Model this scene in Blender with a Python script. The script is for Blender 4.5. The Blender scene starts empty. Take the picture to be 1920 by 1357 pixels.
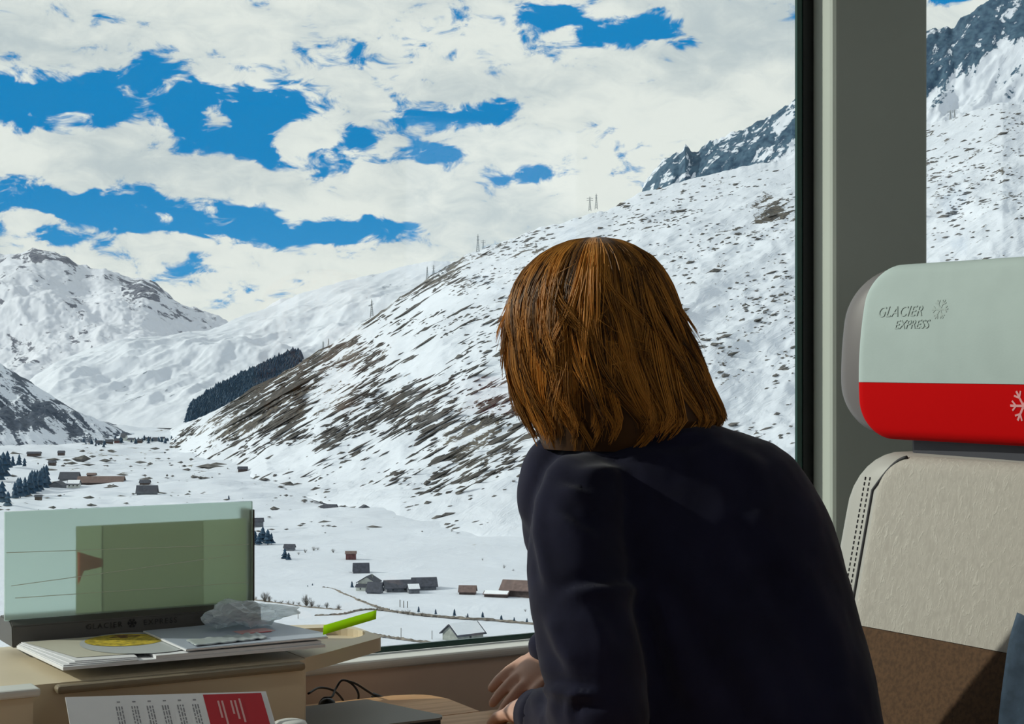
import bpy, bmesh, math, random
import numpy as np
from mathutils import Vector, Matrix, noise as mnoise

random.seed(7)
rng = np.random.default_rng(7)
scene = bpy.context.scene
COL = scene.collection

# ------------------------------------------------------------------ camera
# train axes: X along the carriage, +Y out of the window, Z up, floor z = 0
FPX = 3200.0
CAMZ = 1.2
FW = np.array([0.5, math.sqrt(3) / 2, 0.0])        # viewing direction
RT = np.array([math.sqrt(3) / 2, -0.5, 0.0])       # to the right of it
UP = np.array([0.0, 0.0, 1.0])
CAM = np.array([0.0, 0.0, CAMZ])

cam_data = bpy.data.cameras.new('camera')
cam = bpy.data.objects.new('camera', cam_data)
COL.objects.link(cam)
cam.location = CAM
cam.rotation_euler = (math.pi / 2, 0, -math.radians(30))
cam_data.sensor_width = 36.0
cam_data.lens = 36.0 * FPX / 1920.0
cam_data.clip_start = 0.05
cam_data.clip_end = 40000
scene.camera = cam

scene.view_settings.view_transform = 'Standard'
scene.view_settings.look = 'None'
scene.view_settings.gamma = 1
scene.view_settings.use_curve_mapping = False
scene.view_settings.exposure = 0.0
scene.cycles.max_bounces = 6
scene.cycles.diffuse_bounces = 3
scene.cycles.glossy_bounces = 3
scene.cycles.transparent_max_bounces = 16
scene.cycles.caustics_reflective = False
scene.cycles.caustics_refractive = False
scene.cycles.sample_clamp_indirect = 4.0
scene.cycles.use_denoising = True
scene.cycles.use_adaptive_sampling = True
scene.cycles.adaptive_threshold = 0.035
scene.cycles.adaptive_min_samples = 12


def V(px, py, d):
    """world point seen in direction (px, py) at the given distance along the view"""
    return CAM + d * (FW + RT * ((px - 960) / FPX) + UP * ((678.5 - py) / FPX))


# ------------------------------------------------------------------ node helper
class NT:
    def __init__(self, tree):
        self.t = tree
        self.n = tree.nodes
        self.l = tree.links

    def node(self, typ, **kw):
        nd = self.n.new(typ)
        for k, v in kw.items():
            setattr(nd, k, v)
        return nd

    def link(self, a, b):
        self.l.new(a, b)

    def math(self, op, a, b=None, c=None, clamp=False):
        nd = self.n.new('ShaderNodeMath')
        nd.operation = op
        nd.use_clamp = clamp
        for i, x in enumerate((a, b, c)):
            if x is None:
                continue
            if isinstance(x, (int, float)):
                nd.inputs[i].default_value = x
            else:
                self.l.new(x, nd.inputs[i])
        return nd.outputs[0]

    def vmath(self, op, a, b=None, c=None, out=0):
        nd = self.n.new('ShaderNodeVectorMath')
        nd.operation = op
        for i, x in enumerate((a, b, c)):
            if x is None:
                continue
            if isinstance(x, (tuple, list)):
                nd.inputs[i].default_value = x
            else:
                self.l.new(x, nd.inputs[i])
        return nd.outputs[out]

    def noise(self, vec, scale, detail=4, rough=0.55, dist=0.0):
        nd = self.n.new('ShaderNodeTexNoise')
        nd.inputs['Scale'].default_value = scale
        nd.inputs['Detail'].default_value = detail
        nd.inputs['Roughness'].default_value = rough
        nd.inputs['Distortion'].default_value = dist
        if vec is not None:
            self.l.new(vec, nd.inputs['Vector'])
        return nd.outputs[0]

    def mapr(self, val, a, b, c=0.0, d=1.0, smooth=True):
        nd = self.n.new('ShaderNodeMapRange')
        nd.interpolation_type = 'SMOOTHSTEP' if smooth else 'LINEAR'
        if isinstance(val, (int, float)):
            nd.inputs[0].default_value = val
        else:
            self.l.new(val, nd.inputs[0])
        for i, x in enumerate((a, b, c, d)):
            if isinstance(x, (int, float)):
                nd.inputs[i + 1].default_value = x
            else:
                self.l.new(x, nd.inputs[i + 1])
        return nd.outputs[0]

    def mix(self, fac, a, b):
        nd = self.n.new('ShaderNodeMix')
        nd.data_type = 'RGBA'
        for s, x in ((0, fac), (6, a), (7, b)):
            if isinstance(x, (int, float)):
                nd.inputs[s].default_value = x
            elif isinstance(x, (tuple, list)):
                nd.inputs[s].default_value = (*x, 1.0) if len(x) == 3 else x
            else:
                self.l.new(x, nd.inputs[s])
        return nd.outputs[2]


# ------------------------------------------------------------------ sky
SUN_AZ_LEFT = math.radians(85)      # to the left of the viewing direction
SUN_EL = math.radians(27)
_h = FW * math.cos(SUN_AZ_LEFT) - RT * math.sin(SUN_AZ_LEFT)
SUN_DIR = _h * math.cos(SUN_EL) + UP * math.sin(SUN_EL)

world = bpy.data.worlds.new('sky')
scene.world = world
world.use_nodes = True
W_ = NT(world.node_tree)
W_.n.clear()
tc = W_.node('ShaderNodeTexCoord')
D = tc.outputs['Generated']
az = W_.math('ARCTAN2', W_.vmath('DOT_PRODUCT', D, tuple(RT), out=1), W_.vmath('DOT_PRODUCT', D, tuple(FW), out=1))
sepw = W_.node('ShaderNodeSeparateXYZ')
W_.link(D, sepw.inputs[0])
el = W_.math('ARCSINE', sepw.outputs[2])
comb = W_.node('ShaderNodeCombineXYZ')
W_.link(W_.math('MULTIPLY', az, FPX), comb.inputs[0])
W_.link(W_.math('MULTIPLY', el, -FPX), comb.inputs[1])
uv = comb.outputs[0]                 # arc measure, 3200 per radian, y downwards
sc3 = W_.vmath('MULTIPLY', D, (1.0, 1.0, 2.0))
wn = W_.node('ShaderNodeTexNoise')
wn.inputs['Scale'].default_value = 11
wn.inputs['Detail'].default_value = 4
wn.inputs['Roughness'].default_value = 0.6
W_.link(sc3, wn.inputs['Vector'])
n1 = wn.outputs[0]
nhi = W_.noise(sc3, 42.0, 5, 0.62, 0.5)
n2 = W_.noise(W_.vmath('ADD', sc3, (3.1, 1.7, 0.022)), 7.0, 3, 0.55)
warp = W_.vmath('MULTIPLY', W_.vmath('SUBTRACT', wn.outputs['Color'], (0.5, 0.5, 0.5)), (220, 120, 0))
uvw = W_.vmath('ADD', uv, warp)
# breaks (weight < 0) and cloud banks (weight > 0): centre x, y, radius x, y
BL = [(100, 212, 215, 62, -1.0), (310, 150, 85, 55, -.8), (430, 240, 170, 75, -1.0), (545, 203, 120, 40, -.9),
      (660, 288, 175, 58, -1.0), (775, 215, 85, 42, -.8), (895, 215, 110, 34, -.8), (845, 292, 85, 34, -.9),
      (985, 325, 100, 22, -.8), (1065, 32, 125, 26, -1.0), (1190, 72, 140, 40, -1.05), 
      (110, 385, 215, 55, -1.0), (320, 400, 215, 55, -1.0), (470, 425, 190, 45, -1.0), (640, 446, 165, 30, -.9),
      (130, 455, 180, 26, -.8), (1775, 10, 70, 28, -1.0),
      (290, 450, 110, 34, 1.1), (570, 250, 85, 32, 1.0), (388, 236, 48, 26, .9), (562, 422, 44, 20, 1.0),
      (120, 300, 260, 42, .5), (480, 335, 300, 34, .5), (800, 390, 260, 40, .6), (100, 437, 60, 16, .9), (180, 352, 40, 30, .9), (1390, 200, 260, 130, .55)]
acc = None
for (cx, cy, rx, ry, w) in BL:
    q = W_.vmath('MULTIPLY_ADD', uvw, (1 / rx, 1 / ry, 0), (-(cx - 960) / rx, -(cy - 678.5) / ry, 0))
    g = W_.mapr(W_.vmath('LENGTH', q, out=1), 0.0, 1.35, w, 0.0)
    acc = g if acc is None else W_.math('ADD', acc, g)
acc = W_.math('MAXIMUM', acc, -1.1)
m = W_.math('ADD', W_.math('MULTIPLY_ADD', n1, 0.75, W_.math('MULTIPLY_ADD', nhi, 0.85, -0.20)), W_.math('MULTIPLY', acc, 0.30))
cloud = W_.mapr(m, 0.40, 0.54)
shade = W_.mapr(W_.math('MULTIPLY_ADD', n2, 0.9, W_.math('MULTIPLY', nhi, 0.45)), 0.50, 0.84)
ccol = W_.mix(shade, (0.58, 0.63, 0.67), (0.90, 0.895, 0.87))
bcol = W_.mix(W_.mapr(el, 0.0, 0.5), (0.06, 0.34, 0.70), (0.008, 0.13, 0.42))
bcol = W_.mix(W_.mapr(el, 0.02, 0.14), bcol, (0.012, 0.25, 0.60))
scol = W_.mix(cloud, bcol, ccol)
below = W_.mapr(sepw.outputs[2], -0.06, -0.01)
scol = W_.mix(below, (0.55, 0.57, 0.60), scol)
bg = W_.node('ShaderNodeBackground')
bg.inputs['Strength'].default_value = 1.0
world.cycles.sampling_method = 'MANUAL'
world.cycles.sample_map_resolution = 512
W_.link(scol, bg.inputs[0])
wo = W_.node('ShaderNodeOutputWorld')
W_.link(bg.outputs[0], wo.inputs[0])

sun_data = bpy.data.lights.new('sun', 'SUN')
sun_data.energy = 2.8
sun_data.angle = math.radians(1.2)
sun_data.color = (1.0, 0.95, 0.86)
sun = bpy.data.objects.new('sun', sun_data)
COL.objects.link(sun)
sun.rotation_euler = Vector(SUN_DIR).to_track_quat('Z', 'Y').to_euler()
sun.location = (0, 3, 8)


# ------------------------------------------------------------------ materials
def mat(name, col, rough=0.6, metal=0.0, spec=0.4, var=0.0, vscale=20.0, bump=0.0, bscale=60.0, coat=0.0, sheen=0.0):
    mt = bpy.data.materials.new(name)
    mt.use_nodes = True
    t = NT(mt.node_tree)
    b = t.n['Principled BSDF']
    b.inputs['Base Color'].default_value = (*col, 1)
    b.inputs['Roughness'].default_value = rough
    b.inputs['Metallic'].default_value = metal
    b.inputs['Specular IOR Level'].default_value = spec
    b.inputs['Coat Weight'].default_value = coat
    b.inputs['Sheen Weight'].default_value = sheen
    if var or bump:
        tcn = t.node('ShaderNodeTexCoord')
        if var:
            n = t.noise(tcn.outputs['Object'], vscale, 5)
            dk = tuple(c * (1 - var) for c in col)
            lt = tuple(min(1, c * (1 + var)) for c in col)
            t.link(t.mix(t.mapr(n, 0.3, 0.7), dk, lt), b.inputs['Base Color'])
        if bump:
            n = t.noise(tcn.outputs['Object'], bscale, 4)
            bp = t.node('ShaderNodeBump')
            bp.inputs['Strength'].default_value = bump
            bp.inputs['Distance'].default_value = 0.3 / bscale
            t.link(n, bp.inputs['Height'])
            t.link(bp.outputs[0], b.inputs['Normal'])
    return mt


def glass_mat(name, tint, gloss=0.06, haze=0.0):
    mt = bpy.data.materials.new(name)
    mt.use_nodes = True
    t = NT(mt.node_tree)
    t.n.clear()
    tr = t.node('ShaderNodeBsdfTransparent')
    tr.inputs[0].default_value = (*tint, 1)
    gl = t.node('ShaderNodeBsdfGlossy')
    gl.inputs['Roughness'].default_value = 0.02
    mx = t.node('ShaderNodeMixShader')
    mx.inputs[0].default_value = gloss
    t.link(tr.outputs[0], mx.inputs[1])
    t.link(gl.outputs[0], mx.inputs[2])
    o = t.node('ShaderNodeOutputMaterial')
    t.link(mx.outputs[0], o.inputs[0])
    return mt


def snow_rock_mat(name, snow=(0.68, 0.715, 0.79), rock=(0.10, 0.095, 0.09), rock2=(0.20, 0.18, 0.14),  # snow base slightly blue to carry the tint of its shaded parts
                  ang=31, along=95.0, across=17.0, fine=9.0, soft=0.06):
    """snow with bare rock where the vertex attribute 'rock' (0..1) says rock crops out; grain follows the strata"""
    mt = bpy.data.materials.new(name)
    mt.use_nodes = True
    t = NT(mt.node_tree)
    b = t.n['Principled BSDF']
    b.inputs['Roughness'].default_value = 0.7
    b.inputs['Specular IOR Level'].default_value = 0.2
    geo = t.node('ShaderNodeNewGeometry')
    P = geo.outputs['Position']
    a = math.radians(ang)
    e1 = RT * math.cos(a) + UP * math.sin(a)
    e2 = -RT * math.sin(a) + UP * math.cos(a)
    cx = t.node('ShaderNodeCombineXYZ')
    t.link(t.math('DIVIDE', t.vmath('DOT_PRODUCT', P, tuple(e1), out=1), along), cx.inputs[0])
    t.link(t.math('DIVIDE', t.vmath('DOT_PRODUCT', P, tuple(e2), out=1), across), cx.inputs[1])
    t.link(t.math('DIVIDE', t.vmath('DOT_PRODUCT', P, tuple(FW), out=1), along), cx.inputs[2])
    st = t.noise(cx.outputs[0], 1.0, 4, 0.62, 0.6)
    fn = t.noise(P, 1.0 / fine, 3, 0.6)
    at = t.node('ShaderNodeAttribute')
    at.attribute_name = 'rock'
    dens = at.outputs['Fac']
    v = t.math('ADD', t.math('MULTIPLY_ADD', fn, 0.35, t.math('MULTIPLY', st, 0.85)), t.math('MULTIPLY', dens, 0.34))
    mask = t.mapr(v, 0.80, 0.80 + soft)
    rk = t.mix(t.mapr(fn, 0.35, 0.65), rock, rock2)
    n3 = t.noise(P, 0.011, 2)
    sw = t.mix(t.mapr(n3, 0.3, 0.7), tuple(c * 0.95 for c in snow), snow)
    t.link(t.mix(mask, sw, rk), b.inputs['Base Color'])
    bp = t.node('ShaderNodeBump')
    bp.inputs['Strength'].default_value = 0.55
    bp.inputs['Distance'].default_value = 5.0
    t.link(st, bp.inputs['Height'])
    t.link(bp.outputs[0], b.inputs['Normal'])
    return mt


M = {}
M['snow_floor'] = snow_rock_mat('valley_snow', ang=4, along=60, across=14, fine=7)
M['flank'] = snow_rock_mat('flank_snow_and_rock', rock=(0.045, 0.042, 0.045), rock2=(0.12, 0.105, 0.085), along=80, across=10, fine=6, soft=0.035)
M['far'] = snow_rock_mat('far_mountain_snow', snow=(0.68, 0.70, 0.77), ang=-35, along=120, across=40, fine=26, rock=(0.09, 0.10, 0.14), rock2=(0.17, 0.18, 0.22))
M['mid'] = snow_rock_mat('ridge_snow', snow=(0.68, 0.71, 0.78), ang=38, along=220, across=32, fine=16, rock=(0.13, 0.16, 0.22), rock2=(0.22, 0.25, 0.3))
M['foothill'] = snow_rock_mat('foothill_shade_tint_and_snow', ang=-38, along=130, across=10, fine=7, soft=0.04, rock=(0.035, 0.05, 0.08), rock2=(0.09, 0.11, 0.15))  # rock coloured dark blue to carry the shade of this slope
M['crag'] = snow_rock_mat('shade_blue_crag_rock', ang=55, along=90, across=22, fine=14, rock=(0.03, 0.065, 0.115), rock2=(0.07, 0.13, 0.19))  # blue in the rock stands for shade on the crag
M['boulder'] = mat('bare_rock', (0.10, 0.095, 0.09), 0.85, var=0.4, vscale=0.15)
M['strata'] = mat('bare_strata_rock', (0.06, 0.055, 0.052), 0.85, var=0.4, vscale=0.1)
M['conifer'] = mat('haze_blue_conifer', (0.014, 0.048, 0.092), 0.8, var=0.4, vscale=0.4)  # foliage tinted blue for the haze over the forest
M['twig'] = mat('bare_twigs', (0.12, 0.105, 0.09), 0.8)
M['steel'] = mat('galvanised_steel', (0.30, 0.32, 0.33), 0.5, 0.3)
M['timber'] = mat('weathered_timber', (0.075, 0.055, 0.05), 0.8, var=0.3, vscale=0.6)
M['timber_red'] = mat('red_brown_timber', (0.12, 0.05, 0.05), 0.8, var=0.3, vscale=0.6)
M['timber_grey'] = mat('grey_timber', (0.13, 0.14, 0.16), 0.8, var=0.25, vscale=0.6)
M['render_wall'] = mat('pale_plaster', (0.50, 0.52, 0.48), 0.8, var=0.1, vscale=0.5)
M['stone_wall'] = mat('grey_plaster', (0.27, 0.29, 0.27), 0.8, var=0.15, vscale=0.5)
M['slate'] = mat('dark_slate_roof', (0.06, 0.065, 0.085), 0.7, var=0.25, vscale=0.5)
M['tile'] = mat('brown_roof', (0.16, 0.11, 0.10), 0.75, var=0.2, vscale=0.5)
M['roof_snow'] = mat('snow_on_roof', (0.88, 0.90, 0.94), 0.7)
M['metal_roof'] = mat('blue_grey_sheet_roof', (0.48, 0.62, 0.75), 0.4, var=0.06, vscale=0.3)
M['win'] = mat('house_window_glass', (0.02, 0.025, 0.03), 0.2)
M['soil'] = mat('bare_brush_bank', (0.17, 0.15, 0.13), 0.9, var=0.5, vscale=0.3)

M['wall'] = mat('grey_green_panel', (0.53, 0.575, 0.515), 0.5, var=0.03, vscale=4)
M['dado'] = mat('beige_wall_panel', (0.86, 0.68, 0.55), 0.5, spec=0.2, var=0.03, vscale=5)
M['sill'] = mat('off_white_sill', (0.88, 0.88, 0.84), 0.4)
M['seal'] = mat('black_rubber_seal', (0.006, 0.007, 0.008), 0.5)
M['glass_edge'] = mat('green_glass_edge', (0.012, 0.055, 0.045), 0.25)
M['ceil'] = mat('ceiling_panel', (0.62, 0.62, 0.6), 0.6)
M['carpet'] = mat('grey_carpet', (0.08, 0.08, 0.09), 0.95, var=0.3, vscale=60)
M['glass'] = glass_mat('window_glass', (0.95, 0.985, 0.97), 0.04)
M['console'] = mat('beige_moulded_plastic', (0.72, 0.62, 0.45), 0.5, spec=0.25, var=0.04, vscale=6)
M['white_plastic'] = mat('white_plastic', (0.72, 0.73, 0.70), 0.4)
M['base_dark'] = mat('dark_grey_plastic', (0.10, 0.095, 0.088), 0.45)
M['letter'] = mat('black_lettering', (0.02, 0.018, 0.02), 0.5)
M['paper'] = mat('white_paper', (0.84, 0.85, 0.88), 0.5, var=0.03, vscale=12)
M['paper_grey'] = mat('pale_grey_print', (0.50, 0.53, 0.54), 0.45)
M['paper_cream'] = mat('cream_print', (0.60, 0.58, 0.48), 0.5)
M['paper_blue'] = mat('grey_blue_card', (0.42, 0.47, 0.56), 0.4)
M['print_red'] = mat('red_print', (0.52, 0.02, 0.035), 0.45)
M['print_pink'] = mat('pink_print', (0.75, 0.42, 0.42), 0.45)
M['ink'] = mat('grey_ink', (0.27, 0.27, 0.30), 0.6)
M['food_yellow'] = mat('yellow_food_print', (0.55, 0.42, 0.04), 0.5, var=0.45, vscale=120)
M['food_brown'] = mat('brown_food_print', (0.14, 0.05, 0.02), 0.5, var=0.4, vscale=150)
M['lime'] = mat('lime_paper_strip', (0.40, 0.78, 0.02), 0.5)
M['wood'] = mat('wood_veneer', (0.40, 0.20, 0.09), 0.45, spec=0.12)
M['cable'] = mat('black_cable', (0.01, 0.01, 0.012), 0.45)
M['device'] = mat('dark_grey_cover', (0.27, 0.26, 0.235), 0.55, spec=0.15, bump=0.15, bscale=300)
M['device_edge'] = mat('black_cover_edge', (0.02, 0.02, 0.025), 0.5)
M['cover_pale'] = mat('pale_blue_grey_cover', (0.44, 0.525, 0.51), 0.8, spec=0.15, var=0.03, vscale=15, bump=0.15, bscale=300)
M['cover_emboss'] = mat('embossed_cover_letters', (0.40, 0.475, 0.455), 0.8)
M['cover_red'] = mat('red_cover', (0.56, 0.001, 0.002), 0.85, spec=0.08, bump=0.15, bscale=300)
M['flake'] = mat('pale_red_flake_print', (0.75, 0.32, 0.33), 0.7)
M['shell'] = mat('grey_headrest_shell', (0.16, 0.145, 0.145), 0.38)
M['neck'] = mat('dark_headrest_bracket', (0.035, 0.037, 0.05), 0.5)
M['leather'] = mat('grey_seat_leather', (0.42, 0.41, 0.38), 0.45, bump=0.1, bscale=200)
M['stitch'] = mat('dark_stitching', (0.05, 0.05, 0.055), 0.7)
M['seat_brown'] = mat('brown_seat_fabric', (0.095, 0.05, 0.024), 0.9, var=0.25, vscale=160, bump=0.2, bscale=400)
M['denim'] = mat('blue_grey_cloth', (0.28, 0.40, 0.54), 0.85, var=0.15, vscale=60, bump=0.2, bscale=400)
M['skin'] = mat('skin', (0.62, 0.36, 0.27), 0.5, var=0.08, vscale=40)
M['sweat'] = mat('navy_sweatshirt_fabric', (0.010, 0.0105, 0.028), 0.9, spec=0.12, var=0.2, vscale=12, bump=0.25, bscale=700, sheen=0.12)
M['trouser'] = mat('black_trousers', (0.015, 0.016, 0.02), 0.85)
M['shoe'] = mat('black_shoe', (0.02, 0.02, 0.02), 0.5)


def seat_fabric():
    mt = bpy.data.materials.new('beige_seat_fabric')
    mt.use_nodes = True
    t = NT(mt.node_tree)
    b = t.n['Principled BSDF']
    b.inputs['Roughness'].default_value = 0.85
    b.inputs['Specular IOR Level'].default_value = 0.2
    b.inputs['Sheen Weight'].default_value = 0.1
    tcn = t.node('ShaderNodeTexCoord')
    v = t.vmath('MULTIPLY', tcn.outputs['Object'], (1.0, 1.0, 0.38))
    n = t.noise(v, 130, 4, 0.6, 0.8)
    t.link(t.mix(t.mapr(n, 0.3, 0.7), (0.40, 0.37, 0.33), (0.50, 0.47, 0.42)), b.inputs['Base Color'])
    bp = t.node('ShaderNodeBump')
    bp.inputs['Strength'].default_value = 0.35
    bp.inputs['Distance'].default_value = 0.004
    t.link(t.mapr(n, 0.52, 0.72), bp.inputs['Height'])
    t.link(bp.outputs[0], b.inputs['Normal'])
    return mt


M['seat_beige'] = seat_fabric()


def wood_fix():
    t = NT(M['wood'].node_tree)
    b = t.n['Principled BSDF']
    tcn = t.node('ShaderNodeTexCoord')
    v = t.vmath('MULTIPLY', tcn.outputs['Object'], (3.0, 40.0, 3.0))
    n = t.noise(v, 2.0, 5, 0.6, 0.5)
    t.link(t.mix(t.mapr(n, 0.3, 0.7), (0.50, 0.26, 0.11), (0.68, 0.40, 0.20)), b.inputs['Base Color'])


wood_fix()


def hair_material():
    mt = bpy.data.materials.new('auburn_brown_hair')
    mt.use_nodes = True
    t = NT(mt.node_tree)
    b = t.n['Principled BSDF']
    b.inputs['Roughness'].default_value = 0.5
    b.inputs['Specular IOR Level'].default_value = 0.25
    at = t.node('ShaderNodeAttribute')
    at.attribute_name = 'tone'
    t.link(t.mix(at.outputs['Fac'], (0.020, 0.009, 0.006), (0.68, 0.29, 0.05)), b.inputs['Base Color'])
    return mt


M['hair'] = hair_material()


def frosted(name):
    mt = bpy.data.materials.new(name)
    mt.use_nodes = True
    t = NT(mt.node_tree)
    b = t.n['Principled BSDF']
    b.inputs['Base Color'].default_value = (0.79, 1.0, 0.87, 1)
    b.inputs['Roughness'].default_value = 0.30
    b.inputs['IOR'].default_value = 1.3
    b.inputs['Transmission Weight'].default_value = 0.78
    b.inputs['Coat Weight'].default_value = 0.3
    return mt


M['frosted'] = frosted('pale_green_frosted_glass')


def sheet_mat(name, col, through=0.65):
    """thin paper or film that lets daylight through"""
    mt = bpy.data.materials.new(name)
    mt.use_nodes = True
    t = NT(mt.node_tree)
    b = t.n['Principled BSDF']
    b.inputs['Base Color'].default_value = (*col, 1)
    b.inputs['Roughness'].default_value = 0.6
    b.inputs['Specular IOR Level'].default_value = 0.2
    tl = t.node('ShaderNodeBsdfTranslucent')
    tl.inputs[0].default_value = (*col, 1)
    mx = t.node('ShaderNodeMixShader')
    mx.inputs[0].default_value = through
    t.link(b.outputs[0], mx.inputs[1])
    t.link(tl.outputs[0], mx.inputs[2])
    t.link(mx.outputs[0], t.n['Material Output'].inputs[0])
    return mt


M['lime'] = sheet_mat('lime_paper_strip', (0.66, 0.95, 0.03), 0.6)


def bag_mat():
    mt = bpy.data.materials.new('crumpled_clear_film')
    mt.use_nodes = True
    t = NT(mt.node_tree)
    b = t.n['Principled BSDF']
    b.inputs['Base Color'].default_value = (0.84, 0.89, 0.93, 1)
    b.inputs['Roughness'].default_value = 0.18
    b.inputs['Specular IOR Level'].default_value = 0.8
    tr = t.node('ShaderNodeBsdfTransparent')
    tr.inputs[0].default_value = (0.9, 0.94, 0.95, 1)
    mx = t.node('ShaderNodeMixShader')
    mx.inputs[0].default_value = 0.45
    o = t.n['Material Output']
    t.link(tr.outputs[0], mx.inputs[1])
    t.link(b.outputs[0], mx.inputs[2])
    t.link(mx.outputs[0], o.inputs[0])
    return mt


M['film'] = bag_mat()


# ------------------------------------------------------------------ object helpers
def tag(o, label=None, cat=None, group=None, kind=None):
    if label:
        o['label'] = label
    if cat:
        o['category'] = cat
    if group:
        o['group'] = group
    if kind:
        o['kind'] = kind
    return o


def empty(name, loc=(0, 0, 0), rz=0.0):
    o = bpy.data.objects.new(name, None)
    o.empty_display_size = 0.1
    COL.objects.link(o)
    o.location = loc
    o.rotation_euler = (0, 0, rz)
    return o


def link(name, me, material=None, parent=None):
    o = bpy.data.objects.new(name, me)
    COL.objects.link(o)
    if material is not None and len(me.materials) == 0:
        me.materials.append(material)
    if parent is not None:
        o.parent = parent
    return o


def obj(name, bm, material, parent=None, smooth=False, origin=None):
    """bmesh -> one mesh object. origin: world point subtracted from the vertices (thing's base or own base)"""
    me = bpy.data.meshes.new(name)
    if origin is not None:
        bmesh.ops.translate(bm, verts=bm.verts, vec=-Vector(origin))
    bmesh.ops.recalc_face_normals(bm, faces=bm.faces)
    bm.to_mesh(me)
    bm.free()
    if smooth:
        me.polygons.foreach_set('use_smooth', [True] * len(me.polygons))
    o = link(name, me, material, parent)
    if origin is not None and parent is None:
        o.location = origin
    return o


def pyobj(name, verts, faces, material, parent=None, smooth=True, origin=None):
    me = bpy.data.meshes.new(name)
    vs = np.asarray(verts, dtype=float)
    if origin is not None:
        vs = vs - np.asarray(origin)
    me.from_pydata([tuple(v) for v in vs], [], [tuple(int(i) for i in f) for f in faces])
    if smooth:
        me.polygons.foreach_set('use_smooth', [True] * len(me.polygons))
    me.update()
    o = link(name, me, material, parent)
    if origin is not None and parent is None:
        o.location = origin
    return o


def grid_obj(name, P, material, attrs=None, parent=None, wrap=False):
    """P: (ni, nj, 3) array -> quad grid, fast"""
    ni, nj = P.shape[:2]
    me = bpy.data.meshes.new(name)
    me.vertices.add(ni * nj)
    me.vertices.foreach_set('co', P.reshape(-1).astype(np.float32))
    ii, jj = np.meshgrid(np.arange(ni if wrap else ni - 1), np.arange(nj - 1), indexing='ij')
    a = ii * nj + jj
    b = ((ii + 1) % ni) * nj + jj
    q = np.stack([a, b, b + 1, a + 1], -1).reshape(-1, 4)
    me.loops.add(q.size)
    me.loops.foreach_set('vertex_index', q.reshape(-1).astype(np.int32))
    me.polygons.add(len(q))
    me.polygons.foreach_set('loop_start', (np.arange(len(q)) * 4).astype(np.int32))
    me.polygons.foreach_set('loop_total', np.full(len(q), 4, dtype=np.int32))
    me.polygons.foreach_set('use_smooth', np.ones(len(q), dtype=bool))
    for k, v in (attrs or {}).items():
        at = me.attributes.new(k, 'FLOAT', 'POINT')
        at.data.foreach_set('value', v.reshape(-1).astype(np.float32))
    me.update(calc_edges=True)
    return link(name, me, material, parent)


def box(bm, x0, x1, y0, y1, z0, z1, bev=0.0, seg=2):
    r = bmesh.ops.create_cube(bm, size=1.0)
    vs = r['verts']
    for v in vs:
        v.co = Vector(((x0 + x1) / 2 + v.co.x * (x1 - x0), (y0 + y1) / 2 + v.co.y * (y1 - y0), (z0 + z1) / 2 + v.co.z * (z1 - z0)))
    if bev > 0:
        es = list({e for v in vs for e in v.link_edges})
        bmesh.ops.bevel(bm, geom=es, offset=bev, segments=seg, affect='EDGES', profile=0.5)
    return bm


def newbox(*a, **k):
    return box(bmesh.new(), *a, **k)


def prism(bm, pts, z0, z1, bev=0.0, seg=2):
    """polygon in XY extruded along Z"""
    lo = [bm.verts.new((x, y, z0)) for x, y in pts]
    hi = [bm.verts.new((x, y, z1)) for x, y in pts]
    n = len(pts)
    bm.faces.new(lo[::-1])
    top = bm.faces.new(hi)
    for i in range(n):
        bm.faces.new((lo[i], lo[(i + 1) % n], hi[(i + 1) % n], hi[i]))
    if bev > 0:
        bmesh.ops.bevel(bm, geom=list(top.edges), offset=bev, segments=seg, affect='EDGES')
    return bm


def smooth_path(pts, n=8):
    pts = [np.asarray(p, float) for p in pts]
    ext = [2 * pts[0] - pts[1]] + pts + [2 * pts[-1] - pts[-2]]
    out = []
    for i in range(1, len(ext) - 2):
        p0, p1, p2, p3 = ext[i - 1:i + 3]
        for k in range(n):
            t = k / n
            out.append(0.5 * (2 * p1 + (p2 - p0) * t + (2 * p0 - 5 * p1 + 4 * p2 - p3) * t * t + (3 * p1 - p0 - 3 * p2 + p3) * t ** 3))
    out.append(pts[-1])
    return np.array(out)


def tube(bm, path, rad, sides=8, cap=True):
    path = np.asarray(path, float)
    n = len(path)
    rad = np.full(n, rad) if np.isscalar(rad) else np.asarray(rad, float)
    rings = []
    up = np.array([0.13, 0.21, 1.0])
    for i in range(n):
        t = path[min(i + 1, n - 1)] - path[max(i - 1, 0)]
        t = t / (np.linalg.norm(t) + 1e-12)
        a = np.cross(t, up)
        if np.linalg.norm(a) < 1e-3:
            a = np.cross(t, np.array([1.0, 0, 0]))
        a /= np.linalg.norm(a)
        b = np.cross(t, a)
        rings.append([bm.verts.new(path[i] + rad[i] * (a * math.cos(2 * math.pi * k / sides) + b * math.sin(2 * math.pi * k / sides))) for k in range(sides)])
    for i in range(n - 1):
        for k in range(sides):
            bm.faces.new((rings[i][k], rings[i][(k + 1) % sides], rings[i + 1][(k + 1) % sides], rings[i + 1][k]))
    if cap:
        bm.faces.new(rings[0][::-1])
        bm.faces.new(rings[-1])
    return bm


def ellipsoid(bm, c, r, mat3=None, sub=3):
    res = bmesh.ops.create_icosphere(bm, subdivisions=sub, radius=1.0)
    R3 = Matrix.Identity(3) if mat3 is None else mat3
    for v in res['verts']:
        v.co = Vector(c) + R3 @ Vector((v.co.x * r[0], v.co.y * r[1], v.co.z * r[2]))
    return bm


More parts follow.
